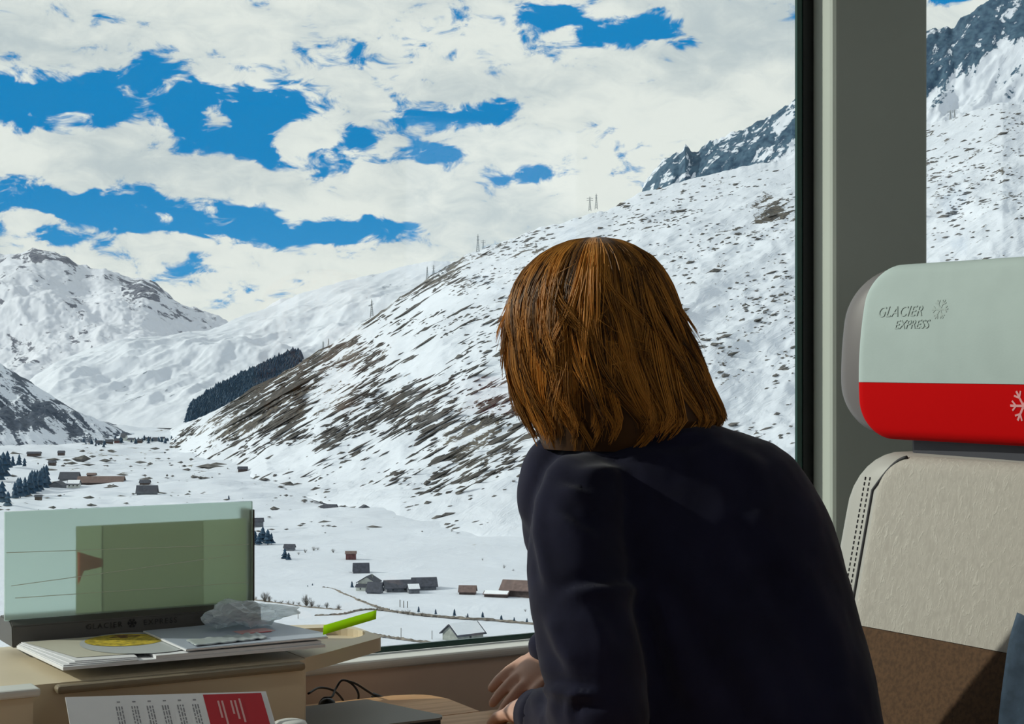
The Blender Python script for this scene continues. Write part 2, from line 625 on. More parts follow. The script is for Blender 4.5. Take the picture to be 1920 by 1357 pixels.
def capsule(bm, a, b, ra, rb, sides=14, n=6):
    a = np.asarray(a, float)
    b = np.asarray(b, float)
    ellipsoid(bm, a, (ra,) * 3, sub=2)
    ellipsoid(bm, b, (rb,) * 3, sub=2)
    ts = np.linspace(0, 1, n)[:, None]
    tube(bm, a + (b - a) * ts, (ra + (rb - ra) * ts[:, 0]), sides)
    return bm


def rounded_slab_yz(bm, y0, y1, z0, z1, r, x_front, x_back, edge=0.02, bulge=0.0, nseg=8):
    """cushion: rounded rectangle in the YZ plane, x_front(y,z) the front face (towards -X), pillow edge"""
    def outline(ins):
        rr = max(r - ins, 0.004)
        cs = [(y1 - ins - rr, z1 - ins - rr, 0), (y0 + ins + rr, z1 - ins - rr, 90), (y0 + ins + rr, z0 + ins + rr, 180), (y1 - ins - rr, z0 + ins + rr, 270)]
        pts = []
        for cy, cz, a0 in cs:
            for k in range(nseg + 1):
                a = math.radians(a0 + 90 * k / nseg)
                pts.append((cy + rr * math.cos(a), cz + rr * math.sin(a)))
        return pts
    rings = []
    prof = [(0.0, 1.0), (0.0, 0.45)] + [(edge * (1 - math.cos(q)), 0.45 * (1 - math.sin(q))) for q in np.linspace(0.25, math.pi / 2, 5)]
    for ins, back in prof:
        ring = []
        for (y, z) in outline(ins):
            xf = x_front(y, z)
            xb = x_back(y, z)
            ring.append(bm.verts.new((xf + (xb - xf) * back, y, z)))
        rings.append(ring)
    n = len(rings[0])
    for a, b in zip(rings[:-1], rings[1:]):
        for k in range(n):
            bm.faces.new((a[k], a[(k + 1) % n], b[(k + 1) % n], b[k]))
    bm.faces.new(rings[0])
    # front filled by shrinking rings so that it can bulge
    prev = rings[-1]
    pts = [(v.co.y, v.co.z) for v in prev]
    cy, cz = (y0 + y1) / 2, (z0 + z1) / 2
    hy, hz = (y1 - y0) / 2, (z1 - z0) / 2
    for s in (0.88, 0.72, 0.52, 0.3, 0.12):
        ring = []
        for (y, z) in pts:
            yy, zz = cy + (y - cy) * s, cz + (z - cz) * s
            bl = bulge * (1 - ((yy - cy) / hy) ** 2) * (1 - ((zz - cz) / hz) ** 2)
            ring.append(bm.verts.new((x_front(yy, zz) - bl, yy, zz)))
        for k in range(n):
            bm.faces.new((prev[k], prev[(k + 1) % n], ring[(k + 1) % n], ring[k]))
        prev = ring
    bm.faces.new(prev)
    return bm


def text_mesh(body, size, extrude=0.0, align='CENTER', shear=0.0, space=1.0):
    cu = bpy.data.curves.new('lettering', 'FONT')
    cu.body = body
    cu.size = size
    cu.extrude = extrude
    cu.align_x = align
    cu.shear = shear
    cu.space_character = space
    cu.resolution_u = 3
    o = bpy.data.objects.new('lettering', cu)
    COL.objects.link(o)
    bpy.context.view_layer.update()
    dg = bpy.context.evaluated_depsgraph_get()
    me = bpy.data.meshes.new_from_object(o.evaluated_get(dg))
    bpy.data.objects.remove(o)
    return me


def remesh(bm, voxel, smooth_it=6):
    """voxel union of overlapping closed solids -> (verts, faces)"""
    me = bpy.data.meshes.new('tmp')
    bmesh.ops.recalc_face_normals(bm, faces=bm.faces)
    bm.to_mesh(me)
    bm.free()
    o = bpy.data.objects.new('tmp', me)
    COL.objects.link(o)
    md = o.modifiers.new('r', 'REMESH')
    md.mode = 'VOXEL'
    md.voxel_size = voxel
    md.use_smooth_shade = True
    if smooth_it:
        sm = o.modifiers.new('s', 'SMOOTH')
        sm.iterations = smooth_it
        sm.factor = 0.5
    bpy.context.view_layer.update()
    dg = bpy.context.evaluated_depsgraph_get()
    m2 = bpy.data.meshes.new_from_object(o.evaluated_get(dg))
    bpy.data.objects.remove(o)
    bpy.data.meshes.remove(me)
    return m2


def mesh_arrays(me):
    co = np.empty(len(me.vertices) * 3, dtype=np.float32)
    no = np.empty(len(me.vertices) * 3, dtype=np.float32)
    me.vertices.foreach_get('co', co)
    me.vertices.foreach_get('normal', no)
    return co.reshape(-1, 3).astype(float), no.reshape(-1, 3).astype(float)


# ------------------------------------------------------------------ numpy noise
_perm = rng.permutation(256)
_perm = np.concatenate([_perm, _perm, _perm])
_g3 = rng.normal(size=(256, 3))
_g3 /= np.linalg.norm(_g3, axis=1)[:, None]


def perlin(p):
    p = np.asarray(p, float)
    i = np.floor(p).astype(int)
    f = p - i
    u = f * f * f * (f * (f * 6 - 15) + 10)
    i &= 255
    out = 0
    for dx in (0, 1):
        for dy in (0, 1):
            for dz in (0, 1):
                h = _perm[_perm[_perm[(i[..., 0] + dx) & 255] + ((i[..., 1] + dy) & 255)] + ((i[..., 2] + dz) & 255)]
                g = _g3[h]
                w = (u[..., 0] if dx else 1 - u[..., 0]) * (u[..., 1] if dy else 1 - u[..., 1]) * (u[..., 2] if dz else 1 - u[..., 2])
                out = out + w * (g[..., 0] * (f[..., 0] - dx) + g[..., 1] * (f[..., 1] - dy) + g[..., 2] * (f[..., 2] - dz))
    return out


def fbm(p, octv=4, gain=0.5):
    a, s, f = 1.0, 0, 1.0
    for _ in range(octv):
        s = s + a * perlin(p * f)
        a *= gain
        f *= 2.03
    return s


def ridged(p, octv=4, gain=0.5):
    a, s, f = 1.0, 0, 1.0
    for _ in range(octv):
        s = s + a * (1 - 2 * np.abs(perlin(p * f)))
        a *= gain
        f *= 2.03
    return s


# ================================================================== LANDSCAPE
FLOOR_Z = -130.0


def floor_d(py):
    return (CAMZ - FLOOR_Z) * FPX / (py - 678.5)


def ground(px, py):
    return V(px, py, floor_d(py))


def interp(pts, xs, k):
    a = np.array([p[0] for p in pts], float)
    b = np.array([p[k] for p in pts], float)
    return np.interp(xs, a, b)


def blob(px, py, cx, cy, rx, ry):
    return np.exp(-(((px - cx) / rx) ** 2 + ((py - cy) / ry) ** 2))


def loft(crest, foot, n_i, n_j, px0, px1, prof=1.2, amp=20, wl=260, ridge=8, rwl=90, ang=31, crest_amp=4, seed=0.0, back=900, detail=2.0, toe=0.0):
    """mountain flank between a foot line and a crest line (azimuth, elevation, distance), then down behind the crest"""
    px = np.linspace(px0, px1, n_i)
    C = np.stack([V(a, b, d) for a, b, d in zip(px, interp(crest, px, 1), interp(crest, px, 2))])
    Fo = np.stack([V(a, b, d) for a, b, d in zip(px, interp(foot, px, 1), interp(foot, px, 2))])
    nb = max(6, n_j // 8)
    t = np.linspace(0, 1, n_j)
    P = np.empty((n_i, n_j + nb, 3))
    h = t[None, :, None]
    P[:, :n_j, :2] = Fo[:, None, :2] + (C[:, None, :2] - Fo[:, None, :2]) * h
    P[:, :n_j, 2] = Fo[:, None, 2] + (C[:, None, 2] - Fo[:, None, 2]) * (t[None, :] ** (prof + toe * (1 - t[None, :]) ** 2))
    away = (C[:, :2] - CAM[:2])
    away /= np.linalg.norm(away, axis=1)[:, None]
    tb = np.linspace(0, 1, nb + 1)[1:]
    P[:, n_j:, :2] = C[:, None, :2] + away[:, None, :] * (tb[None, :, None] * back)
    P[:, n_j:, 2] = C[:, None, 2] - (C[:, None, 2] - FLOOR_Z) * (tb[None, :] ** 1.4)
    tt = np.concatenate([t, np.ones(nb)])
    xl = P @ RT
    yd = P @ FW
    zz = P[..., 2]
    a = math.radians(ang)
    e1 = xl * math.cos(a) + zz * math.sin(a)
    e2 = -xl * math.sin(a) + zz * math.cos(a)
    q = np.stack([xl / wl + seed, yd / wl, zz / wl + seed], -1)
    n1 = fbm(q, 4)
    q2 = np.stack([e1 / (rwl * 4) + seed, e2 / rwl, yd / (rwl * 4)], -1)
    n2 = ridged(q2 + 0.25 * n1[..., None], 3)
    q3 = np.stack([xl / 22, yd / 22, zz / 22 + seed], -1)
    n3 = fbm(q3, 3)
    env = np.sin(np.pi * np.clip(tt, 0, 1) ** 0.9) ** 0.7
    env = np.clip(env, 0, 1)[None, :] * np.clip((px - px0) / 90, 0, 1)[:, None]
    dz = (n1 * amp + n2 * ridge + n3 * detail) * env
    # ragged crest
    cr = fbm(np.stack([px / 23.0 + seed, px * 0 + 3.7, px * 0 + seed], -1), 4)[:, None]
    dz = dz + cr * crest_amp * np.clip((tt - 0.95) / 0.05, 0, 1)[None, :]
    P[..., 2] += dz
    # image measure of each vertex for the rock density field
    rel = P - CAM
    dd = rel @ FW
    PX = 960 + (rel @ RT) / dd * FPX
    PY = 678.5 - rel[..., 2] / dd * FPX
    return P, PX, PY, tt, n1, n2


def sample_grid(P, i, j):
    i0 = int(i)
    j0 = int(j)
    fi, fj = i - i0, j - j0
    a = P[i0, j0] * (1 - fi) + P[i0 + 1, j0] * fi
    b = P[i0, j0 + 1] * (1 - fi) + P[i0 + 1, j0 + 1] * fi
    return a * (1 - fj) + b * fj


OCT_F = [(0, 2, 4), (2, 1, 4), (1, 3, 4), (3, 0, 4), (2, 0, 5), (1, 2, 5), (3, 1, 5), (0, 3, 5)]


def rocks_mesh(name, items, material, parent, kind='stuff'):
    """items: (centre, along-vector, up-vector, a, b, c) flattened irregular octahedra joined into one part"""
    vs, fs = [], []
    for c, e1, e2, e3, a, b, h in items:
        k = len(vs)
        for v in ((e1 * a), (-e1 * a), (e2 * b), (-e2 * b), (e3 * h), (-e3 * h)):
            vs.append(c + v * random.uniform(0.7, 1.25) + (e1 * random.uniform(-.25, .25) * a))
        fs += [(k + f[0], k + f[1], k + f[2]) for f in OCT_F]
    o = pyobj(name, vs, fs, material, parent, smooth=False)
    o['kind'] = kind
    return o


def scatter(P, PX, PY, dens_fn, n, size, elong, ang, tmax):
    ni, nj = P.shape[:2]
    items = []
    a = math.radians(ang)
    e1 = RT * math.cos(a) + UP * math.sin(a)
    e3 = UP * math.cos(a) - RT * math.sin(a)
    tries = 0
    while len(items) < n and tries < n * 40:
        tries += 1
        i = random.random() * (ni - 2)
        j = random.random() * (tmax - 2)
        px, py = PX[int(i), int(j)], PY[int(i), int(j)]
        if px < -60 or px > 1990 or random.random() > dens_fn(px, py):
            continue
        c = sample_grid(P, i, j)
        if mnoise.noise(Vector((c @ RT / 70, c[2] / 34, 5.0))) + 0.6 * mnoise.noise(Vector((c @ RT / 22, c[2] / 12, 9.0))) < random.uniform(-0.35, 0.35):
            continue
        s = size * math.exp(random.gauss(0, 0.45))
        el_ = 1 + (elong - 1) * random.random() ** 1.3
        items.append((c, e1, FW, e3, s * el_, s * 1.2, s * random.uniform(0.35, 0.7)))
    return items


# ---- valley floor, falling away below the railway line
def build_floor():
    pxs = np.concatenate([np.linspace(-3200, -920, 40), np.linspace(-900, 2900, 420), np.linspace(2920, 5200, 40)])
    rs = np.concatenate([np.linspace(14, 700, 40), np.geomspace(720, 3600, 300)])
    ang = (pxs - 960) / FPX
    P = np.empty((len(pxs), len(rs), 3))
    hor = FW[None, :2] + RT[None, :2] * ang[:, None]
    P[..., :2] = hor[:, None, :] * rs[None, :, None]
    z = np.where(rs < 690, -2.2 - 0.1885 * (rs - 14), FLOOR_Z)
    w = np.clip((rs - 560) / 260, 0, 1)
    z = z * (1 - w) + FLOOR_Z * w
    z = np.minimum(z, -2.2)
    P[..., 2] = z[None, :]
    n = fbm(np.stack([P[..., 0] / 190, P[..., 1] / 190, P[..., 0] * 0 + 0.4], -1), 4)
    n2 = fbm(np.stack([(P @ RT) / 60, (P @ FW) / 30, P[..., 0] * 0 + 7.4], -1), 3)
    far = np.clip((rs - 1150) / 500, 0, 1)[None, :]
    P[..., 2] += n * (1.5 + 11 * far) * np.clip(rs / 700, 0, 1)[None, :] + n2 * (0.6 + 5.0 * far)
    rel = P - CAM
    dd = rel @ FW
    PX = 960 + (rel @ RT) / dd * FPX
    PY = 678.5 - rel[..., 2] / dd * FPX
    rock = 0.02 + 0.20 * np.clip((980 - PY) / 130, 0, 1) + 0.12 * blob(PX, PY, 150, 900, 200, 60) + 0.28 * blob(PX, PY, 690, 985, 60, 16) - 0.3 * np.clip((PY - 1020) / 40, 0, 1)
    o = grid_obj('valley_floor', P, M['snow_floor'], {'rock': np.clip(rock, 0, 1)})
    tag(o, 'snow-covered valley floor below the railway line', 'ground', kind='structure')
    items = []
    for _ in range(620):
        px = random.uniform(-40, 1000)
        py = random.choice([random.uniform(835, 1000), random.uniform(860, 960)])
        d = floor_d(py)
        c = V(px, py, d)
        s = 0.85 * math.exp(random.gauss(0, 0.6)) * (d / 1500)
        items.append((c + UP * 0.3, RT, FW, UP, s * random.uniform(1, 4.5), s * 2, s * 0.8))
    rocks_mesh('rocks', items, M['boulder'], o)
    return P, PX, PY


FL = build_floor()

# ---- main flank on the right
crest = [(310, 836, 2900), (330, 814, 2860), (352, 799, 2810), (450, 742, 2750), (540, 692, 2700), (620, 646, 2700), (700, 592, 2700), (780, 537, 2700),
         (830, 503, 2700), (870, 480, 2720), (930, 456, 2750), (1000, 432, 2800), (1080, 410, 2850), (1150, 390, 2900), (1205, 360, 2950),
         (1300, 336, 3000), (1400, 312, 3050), (1490, 297, 3100), (1620, 262, 3150), (1745, 232, 3150), (1830, 207, 3150), (1880, 192, 3150), (1920, 197, 3150),
         (2100, 160, 3150), (2600, 60, 3150)]
foot = [(px, py, floor_d(py)) for px, py in [(310, 838), (340, 842), (400, 862), (500, 900), (600, 935), (750, 972), (900, 1000), (1000, 1012), (1200, 1022), (1490, 1032), (1745, 1042), (2600, 1080)]]
foot = [(a, b + 6, c * 0.995) for a, b, c in foot]
P, PX, PY, tt, n1, n2 = loft(crest, foot, 1000, 330, 310, 2600, prof=1.18, amp=34, wl=330, ridge=9, rwl=48, ang=30, crest_amp=5, seed=1.3, detail=3.5, toe=0.75)
edge_px = 350 + (796 - PY) * 1.55          # screen measure of the lower left crest
dens = (0.04 + 0.36 * blob(PX, PY, 520, 740, 150, 60) + 0.34 * blob(PX, PY, 650, 660, 120, 60) + 0.5 * blob(PX, PY, 830, 520, 80, 45)
        + 0.24 * blob(PX, PY, 700, 790, 180, 60) + 0.42 * blob(PX, PY, 960, 760, 110, 75) + 0.35 * blob(PX, PY, 990, 460, 60, 25)
        + 0.45 * blob(PX, PY, 450, 800, 120, 40) + 0.75 * blob(PX, PY, 1450, 395, 50, 28) + 0.25 * blob(PX, PY, 1330, 345, 60, 15)
        + 0.18 * blob(PX, PY, 1400, 620, 260, 200) + 0.25 * blob(PX, PY, 1830, 330, 140, 100) - 0.4 * blob(PX, PY, 850, 610, 90, 60) + 0.3 * blob(PX, PY, 850, 850, 130, 50))
cyl = np.interp(PX, [c[0] for c in crest], [c[1] for c in crest])
dens = dens + 0.32 * np.exp(-((PY - cyl - 6) / 13) ** 2) * np.clip((PX - 380) / 80, 0, 1) * np.clip((960 - PX) / 80, 0, 1) + 0.12 * blob(PX, PY, 800, 800, 150, 50)
flank = grid_obj('mountain', P, M['flank'], {'rock': np.clip(dens, 0, 1)})
tag(flank, 'large sunlit snowy mountain flank streaked with dark rock behind the person', 'mountain')
g = lambda px, py, cx, cy, rx, ry: math.exp(-(((px - cx) / rx) ** 2 + ((py - cy) / ry) ** 2))
it = scatter(P, PX, PY, lambda x, y: 0.75 * g(x, y, 520, 750, 140, 60) + .6 * g(x, y, 640, 660, 110, 60) + .9 * g(x, y, 740, 800, 200, 60) + .7 * g(x, y, 950, 760, 120, 90) + .5 * g(x, y, 820, 540, 80, 50) + .3 * g(x, y, 850, 870, 120, 40), 2300, 2.1, 9.0, 30, 330)
rocks_mesh('rock_bands', it, M['strata'], flank)
it = scatter(P, PX, PY, lambda x, y: 0.10 + 0.75 * g(x, y, 1400, 560, 190, 180) + .9 * g(x, y, 1830, 340, 130, 130) + .5 * g(x, y, 1300, 400, 200, 40) + .5 * g(x, y, 900, 560, 120, 80) + .9 * g(x, y, 1450, 395, 40, 25) + .6 * g(x, y, 980, 470, 90, 40), 3400, 1.75, 2.8, 18, 330)
rocks_mesh('boulders', it, M['boulder'], flank)

# ---- crag rising behind the flank at the upper right
crest = [(1150, 420, 3900), (1200, 372, 3900), (1208, 345, 3900), (1222, 322, 3900), (1242, 302, 3900), (1262, 287, 3900), (1274, 287, 3900), (1285, 266, 3900), (1296, 284, 3900), (1310, 281, 3900),
         (1330, 268, 3900), (1345, 262, 3900), (1400, 238, 3900), (1440, 216, 3900), (1487, 188, 3900), (1600, 120, 3950), (1680, 82, 3950), (1745, 56, 3950), (1775, 50, 3950),
         (1790, 52, 3950), (1806, 30, 3950), (1822, 22, 3950), (1845, 4, 3950), (1880, -14, 3950), (1960, -60, 3950), (2200, -150, 3950), (2700, -260, 3950)]
foot = [(a, 640, 3050) if a < 1600 else (a, 560, 3150) for a in (1150, 1400, 1600, 2700)]
P, PX, PY, tt, n1, n2 = loft(crest, foot, 620, 190, 1150, 2700, prof=1.6, amp=60, wl=260, ridge=34, rwl=70, ang=55, crest_amp=16, seed=5.1, back=700, detail=9)
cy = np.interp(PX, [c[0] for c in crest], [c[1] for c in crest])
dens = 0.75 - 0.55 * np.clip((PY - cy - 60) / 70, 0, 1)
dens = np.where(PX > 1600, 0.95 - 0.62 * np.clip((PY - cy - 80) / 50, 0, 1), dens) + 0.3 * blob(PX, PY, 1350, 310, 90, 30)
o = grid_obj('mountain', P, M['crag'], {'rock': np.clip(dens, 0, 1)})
tag(o, 'shade-tinted blue rocky crag with jagged pinnacle rising behind the snowy flank', 'mountain')

# ---- ridge across the middle of the valley
crest = [(20, 742, 4300), (65, 706, 4300), (100, 684, 4300), (170, 657, 4400), (250, 641, 4500), (330, 628, 4600), (390, 621, 4700), (430, 603, 4800), (470, 588, 4900), (520, 571, 5000), (560, 553, 5000),
         (590, 543, 5050), (660, 524, 5100), (720, 510, 5150), (770, 496, 5200), (810, 489, 5200), (845, 490, 5200), (900, 478, 5200), (1100, 470, 5200)]
foot = [(20, 760, 3900), (65, 745, 3700), (130, 775, 3500), (200, 800, 3400), (350, 803, 3300), (600, 800, 3300), (1100, 800, 3300)]
P, PX, PY, tt, n1, n2 = loft(crest, foot, 460, 240, 20, 1100, prof=1.1, amp=70, wl=430, ridge=26, rwl=95, ang=40, crest_amp=7, seed=9.7, detail=4)
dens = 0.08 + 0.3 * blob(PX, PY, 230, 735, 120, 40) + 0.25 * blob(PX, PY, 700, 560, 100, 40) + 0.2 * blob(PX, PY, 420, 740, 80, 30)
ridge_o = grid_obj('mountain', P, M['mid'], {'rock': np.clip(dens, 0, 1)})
tag(ridge_o, 'smooth snowy ridge sloping down to the valley end behind the dark forest strip', 'mountain')
RIDGE = (P, PX, PY)

# ---- far mountain at the left
crest = [(-400, 560, 7200), (-200, 520, 7000), (-60, 484, 7000), (0, 476, 7000), (40, 472, 7000), (62, 468, 7000), (85, 468, 7000), (105, 476, 7000), (125, 482, 7000), (150, 498, 7000), (172, 504, 7000), (195, 503, 7000),
         (225, 517, 7000), (245, 522, 7000), (268, 520, 7000), (290, 530, 7000), (310, 548, 7000), (330, 565, 7000), (355, 583, 7000), (380, 595, 7000), (415, 606, 7200), (470, 622, 7300), (620, 650, 7400)]
foot = [(-400, 800, 4800), (0, 780, 4800), (300, 745, 4900), (620, 720, 5100)]
P, PX, PY, tt, n1, n2 = loft(crest, foot, 420, 230, -400, 620, prof=1.25, amp=170, wl=800, ridge=55, rwl=230, ang=-38, crest_amp=22, seed=3.3, detail=10)
cy = np.interp(PX, [c[0] for c in crest], [c[1] for c in crest])
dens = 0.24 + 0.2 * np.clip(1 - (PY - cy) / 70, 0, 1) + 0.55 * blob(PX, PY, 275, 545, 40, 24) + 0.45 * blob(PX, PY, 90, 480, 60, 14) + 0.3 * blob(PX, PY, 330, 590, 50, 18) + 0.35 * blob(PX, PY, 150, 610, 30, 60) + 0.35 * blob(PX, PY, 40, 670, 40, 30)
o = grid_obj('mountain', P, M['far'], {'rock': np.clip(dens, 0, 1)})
tag(o, 'distant snow mountain with rocky summit at the far left', 'mountain')
# ---- small far ridge between the two
crest = [(380, 640, 8600), (440, 606, 8600), (490, 584, 8600), (525, 562, 8600), (548, 558, 8600), (580, 556, 8600), (700, 560, 8600)]
foot = [(380, 690, 7800), (700, 690, 7800)]
P, PX, PY, tt, n1, n2 = loft(crest, foot, 120, 60, 380, 700, prof=1.1, amp=70, wl=700, ridge=40, rwl=200, ang=30, crest_amp=16, seed=2.2)
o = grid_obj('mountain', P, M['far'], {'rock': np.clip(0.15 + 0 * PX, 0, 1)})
tag(o, 'small faint ridge in the far gap of the valley', 'mountain')

# ---- dark foothill at the left edge
crest = [(-1500, 380, 3000), (-900, 500, 3000), (-500, 560, 3050), (-200, 600, 3080), (-60, 650, 3100), (0, 681, 3100), (30, 700, 3100), (60, 717, 3100), (95, 742, 3100), (130, 766, 3100), (160, 782, 3100), (185, 793, 3100), (215, 806, 3100), (250, 822, 3100), (290, 838, 3100)]
foot = [(px, 678.5 + 143.0 * FPX / d, d) for px, d in ((-1500, 2200), (-500, 2400), (-60, 2640), (60, 2700), (130, 2760), (200, 2820), (290, 2900))]
P, PX, PY, tt, n1, n2 = loft(crest, foot, 620, 150, -1500, 290, prof=1.0, amp=26, wl=200, ridge=12, rwl=36, ang=-38, crest_amp=5, seed=6.6, back=700, detail=4)
cy = np.interp(PX, [c[0] for c in crest], [c[1] for c in crest])
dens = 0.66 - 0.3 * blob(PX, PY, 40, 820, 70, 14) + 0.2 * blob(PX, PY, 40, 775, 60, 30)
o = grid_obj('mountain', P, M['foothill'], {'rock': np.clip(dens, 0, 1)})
tag(o, 'dark shaded foothill with shade-tinted rock and snow streaks at the left edge', 'mountain')


# ------------------------------------------------------------------ trees
def conifer_geo(c, h, r, n=7, layers=4):
    vs, fs = [], []
    for k in range(layers):
        z0 = h * (0.10 + 0.22 * k)
        z1 = min(h, z0 + h * 0.38)
        rr = r * (1 - 0.2 * k) * random.uniform(0.9, 1.1)
        b = len(vs)
        for i in range(n):
            a = 2 * math.pi * (i + random.uniform(-.25, .25)) / n
            q = rr * random.uniform(0.75, 1.15)
            vs.append((c[0] + q * math.cos(a), c[1] + q * math.sin(a), c[2] + z0))
        vs.append((c[0], c[1], c[2] + z1))
        vs.append((c[0], c[1], c[2] + z0 + 0.05 * h))
        for i in range(n):
            fs.append((b + i, b + (i + 1) % n, b + n))
            fs.append((b + (i + 1) % n, b + i, b + n + 1))
    return vs, fs


def conifer(px, py, h_px, label, group, wide=0.32, d=None, on=None):
    d = d or floor_d(py)
    base = V(px, py, d) if on is None else on
    h = h_px * d / FPX
    root = empty('conifer', base)
    tag(root, label, 'tree', group)
    vs, fs = conifer_geo((0, 0, 0), h, h * wide)
    pyobj('foliage', vs, fs, M['conifer'], root, smooth=False)
    bm = tube(bmesh.new(), [(0, 0, -0.4), (0, 0, h * 0.3)], [h * 0.03, h * 0.02], 6)
    obj('trunk', bm, M['twig'], root)
    return root


def bare_shrub(px, py, h_px, label, group, n=46, wide=0.5):
    d = floor_d(py)
    base = V(px, py, d)
    h = h_px * d / FPX
    root = empty('bare_shrub', base)
    tag(root, label, 'shrub', group)
    bm = bmesh.new()
    for k in range(n):
        a = random.uniform(0, 2 * math.pi)
        sp = random.random() ** 0.6 * wide * h
        top = np.array([sp * math.cos(a), sp * math.sin(a), h * random.uniform(0.55, 1.0) * math.sqrt(max(0.1, 1 - 0.6 * (sp / (wide * h)) ** 2))])
        mid = top * np.array([0.45, 0.45, 0.5]) + np.array([random.uniform(-.05, .05) * h, random.uniform(-.05, .05) * h, 0])
        tube(bm, [(0, 0, -0.2), mid, top], [h * 0.013, h * 0.009, h * 0.004], 3, cap=False)
        for _ in range(2):
            s = mid + (top - mid) * random.uniform(0.1, 0.7)
            e = s + np.array([random.uniform(-.2, .2), random.uniform(-.2, .2), random.uniform(.05, .25)]) * h
            tube(bm, [s, e], [h * 0.007, h * 0.003], 3, cap=False)
    obj('twigs', bm, M['twig'], root)
    bm = bmesh.new()
    for k in range(5):
        a = k * 1.25
        tube(bm, [(0, 0, -0.3), (0.05 * h * math.cos(a), 0.05 * h * math.sin(a), 0.2 * h), (0.15 * h * math.cos(a), 0.15 * h * math.sin(a), 0.42 * h)], [h * 0.025, h * 0.02, h * 0.012], 5)
    obj('stems', bm, M['twig'], root)
    return root


# dark forest strip on the ridge
def inside(px, py, poly):
    c = False
    n = len(poly)
    for i in range(n):
        x1, y1 = poly[i]
        x2, y2 = poly[(i + 1) % n]
        if (y1 > py) != (y2 > py) and px < (x2 - x1) * (py - y1) / (y2 - y1) + x1:
            c = not c
    return c


poly = [(352, 800), (362, 764), (392, 742), (440, 716), (500, 688), (548, 664), (562, 664), (566, 676), (548, 700), (470, 745), (400, 790)]
P, PX, PY = RIDGE
vs, fs = [], []
cand = np.argwhere((PX > 345) & (PX < 572) & (PY > 655) & (PY < 806))
rng.shuffle(cand)
cnt = 0
for i, j in cand:
    if j > 236 or not inside(PX[i, j], PY[i, j] + 3, poly):
        continue
    v, f = conifer_geo(P[i, j] - UP * 2 + np.array([random.uniform(-6, 6), random.uniform(-6, 6), 0]), random.uniform(16, 25), random.uniform(4.5, 6.5), n=5, layers=2)
    k = len(vs)
    vs += v
    fs += [tuple(q + k for q in t) for t in f]
    cnt += 1
    if cnt > 4500:
        break
o = pyobj('forest', vs, fs, M['conifer'], None, smooth=False)
tag(o, 'dark strip of conifer forest running down the snowy ridge', 'forest', kind='stuff')

# woods by the hamlet at the left
for k, (px, py, h) in enumerate([(28, 936, 34), (38, 934, 40), (47, 931, 38), (56, 929, 44), (65, 926, 46), (74, 923, 42), (82, 920, 48), (87, 914, 44), (70, 918, 38), (34, 930, 36), (60, 924, 44), (78, 916, 40)]):
    conifer(px, py, h, 'dark conifer in the clump beside the hamlet left of the glass panel', 'conifers beside the hamlet', wide=0.28)
for px, py, h in [(-4, 905, 60), (6, 898, 52), (14, 880, 36), (24, 876, 22), (36, 874, 24), (46, 878, 20), (4, 945, 44), (15, 950, 30)]:
    conifer(px, py, h, 'dark conifer at the far left edge of the view', 'conifers at the left edge', wide=0.33)
for px, py, h in [(478, 1020, 26), (486, 1022, 24), (493, 1018, 32), (502, 1021, 30), (509, 1020, 22)]:
    conifer(px, py, h, 'dark conifer in the clump right of the glass panel', 'conifers right of the glass panel', wide=0.36)
for px, py, h in [(534, 1048, 20), (541, 1050, 15)]:
    conifer(px, py, h, 'dark conifer next to the small hut right of the glass panel', 'conifers by the hut', wide=0.4)
for px, py, h in [(785, 1148, 12), (817, 1152, 11), (852, 1155, 14), (877, 1158, 9), (905, 1158, 12), (940, 1163, 11), (964, 1166, 10), (988, 1168, 10), (586, 1099, 6), (577, 1101, 5)]:
    conifer(px, py, h, 'tiny conifer in the row along the snowy field edge', 'small conifers along the field')
conifer(660, 1102, 13, 'small conifer left of the pale gabled house', None)
conifer(429, 936, 8, 'lone tiny conifer just above the glass panel', None)

# leafless shrubs along the brook
for px, py, h in [(497, 1128, 22), (575, 1136, 24), (505, 1129, 16), (584, 1138, 16), (613, 1140, 13), (635, 1143, 12)]:
    bare_shrub(px, py, h, 'leafless round shrub on the snowy bank by the brook', 'round bare shrubs by the brook')
for px, py, h in [(480, 1123, 7), (516, 1130, 8), (528, 1131, 8), (540, 1132, 9), (550, 1133, 8), (560, 1134, 9), (598, 1139, 8), (755, 1150, 9), (765, 1152, 12), (775, 1153, 9), (790, 1154, 10), (745, 1149, 8), (818, 1157, 7), (875, 1158, 7)]:
    bare_shrub(px, py, h, 'low leafless bush in the straggling line along the brook', 'low bare bushes by the brook', n=26, wide=0.7)
for px, py, h in [(560, 1040, 7), (572, 1036, 9), (588, 1033, 11), (596, 1032, 8), (625, 1036, 10), (945, 1065, 8), (962, 1072, 7), (985, 1146, 6), (905, 1050, 5)]:
    bare_shrub(px, py, h, 'small bare bush dotted on the open snowfield', 'bushes on the snowfield', n=26, wide=0.6)


# brook banks: uneven strips of brush and bare soil
def bank(name, pts, w, label, cat):
    path = smooth_path([ground(px, py) for px, py in pts], 14)
    vs, fs = [], []
    for i, p in enumerate(path):
        t = path[min(i + 1, len(path) - 1)] - path[max(i - 1, 0)]
        t[2] = 0
        t /= np.linalg.norm(t) + 1e-9
        s = np.array([-t[1], t[0], 0])
        ww = w * random.uniform(0.4, 1.3)
        for u, h in ((-1, -0.3), (-0.4, random.uniform(0.1, 0.6)), (0.3, random.uniform(0.1, 0.8)), (1, -0.3)):
            vs.append(p + s * u * ww + UP * (h + 0.25))
    for i in range(len(path) - 1):
        for k in range(3):
            a = i * 4 + k
            fs.append((a, a + 1, a + 5, a + 4))
    o = pyobj(name, vs, fs, M['soil'], None, smooth=False)
    tag(o, label, cat)


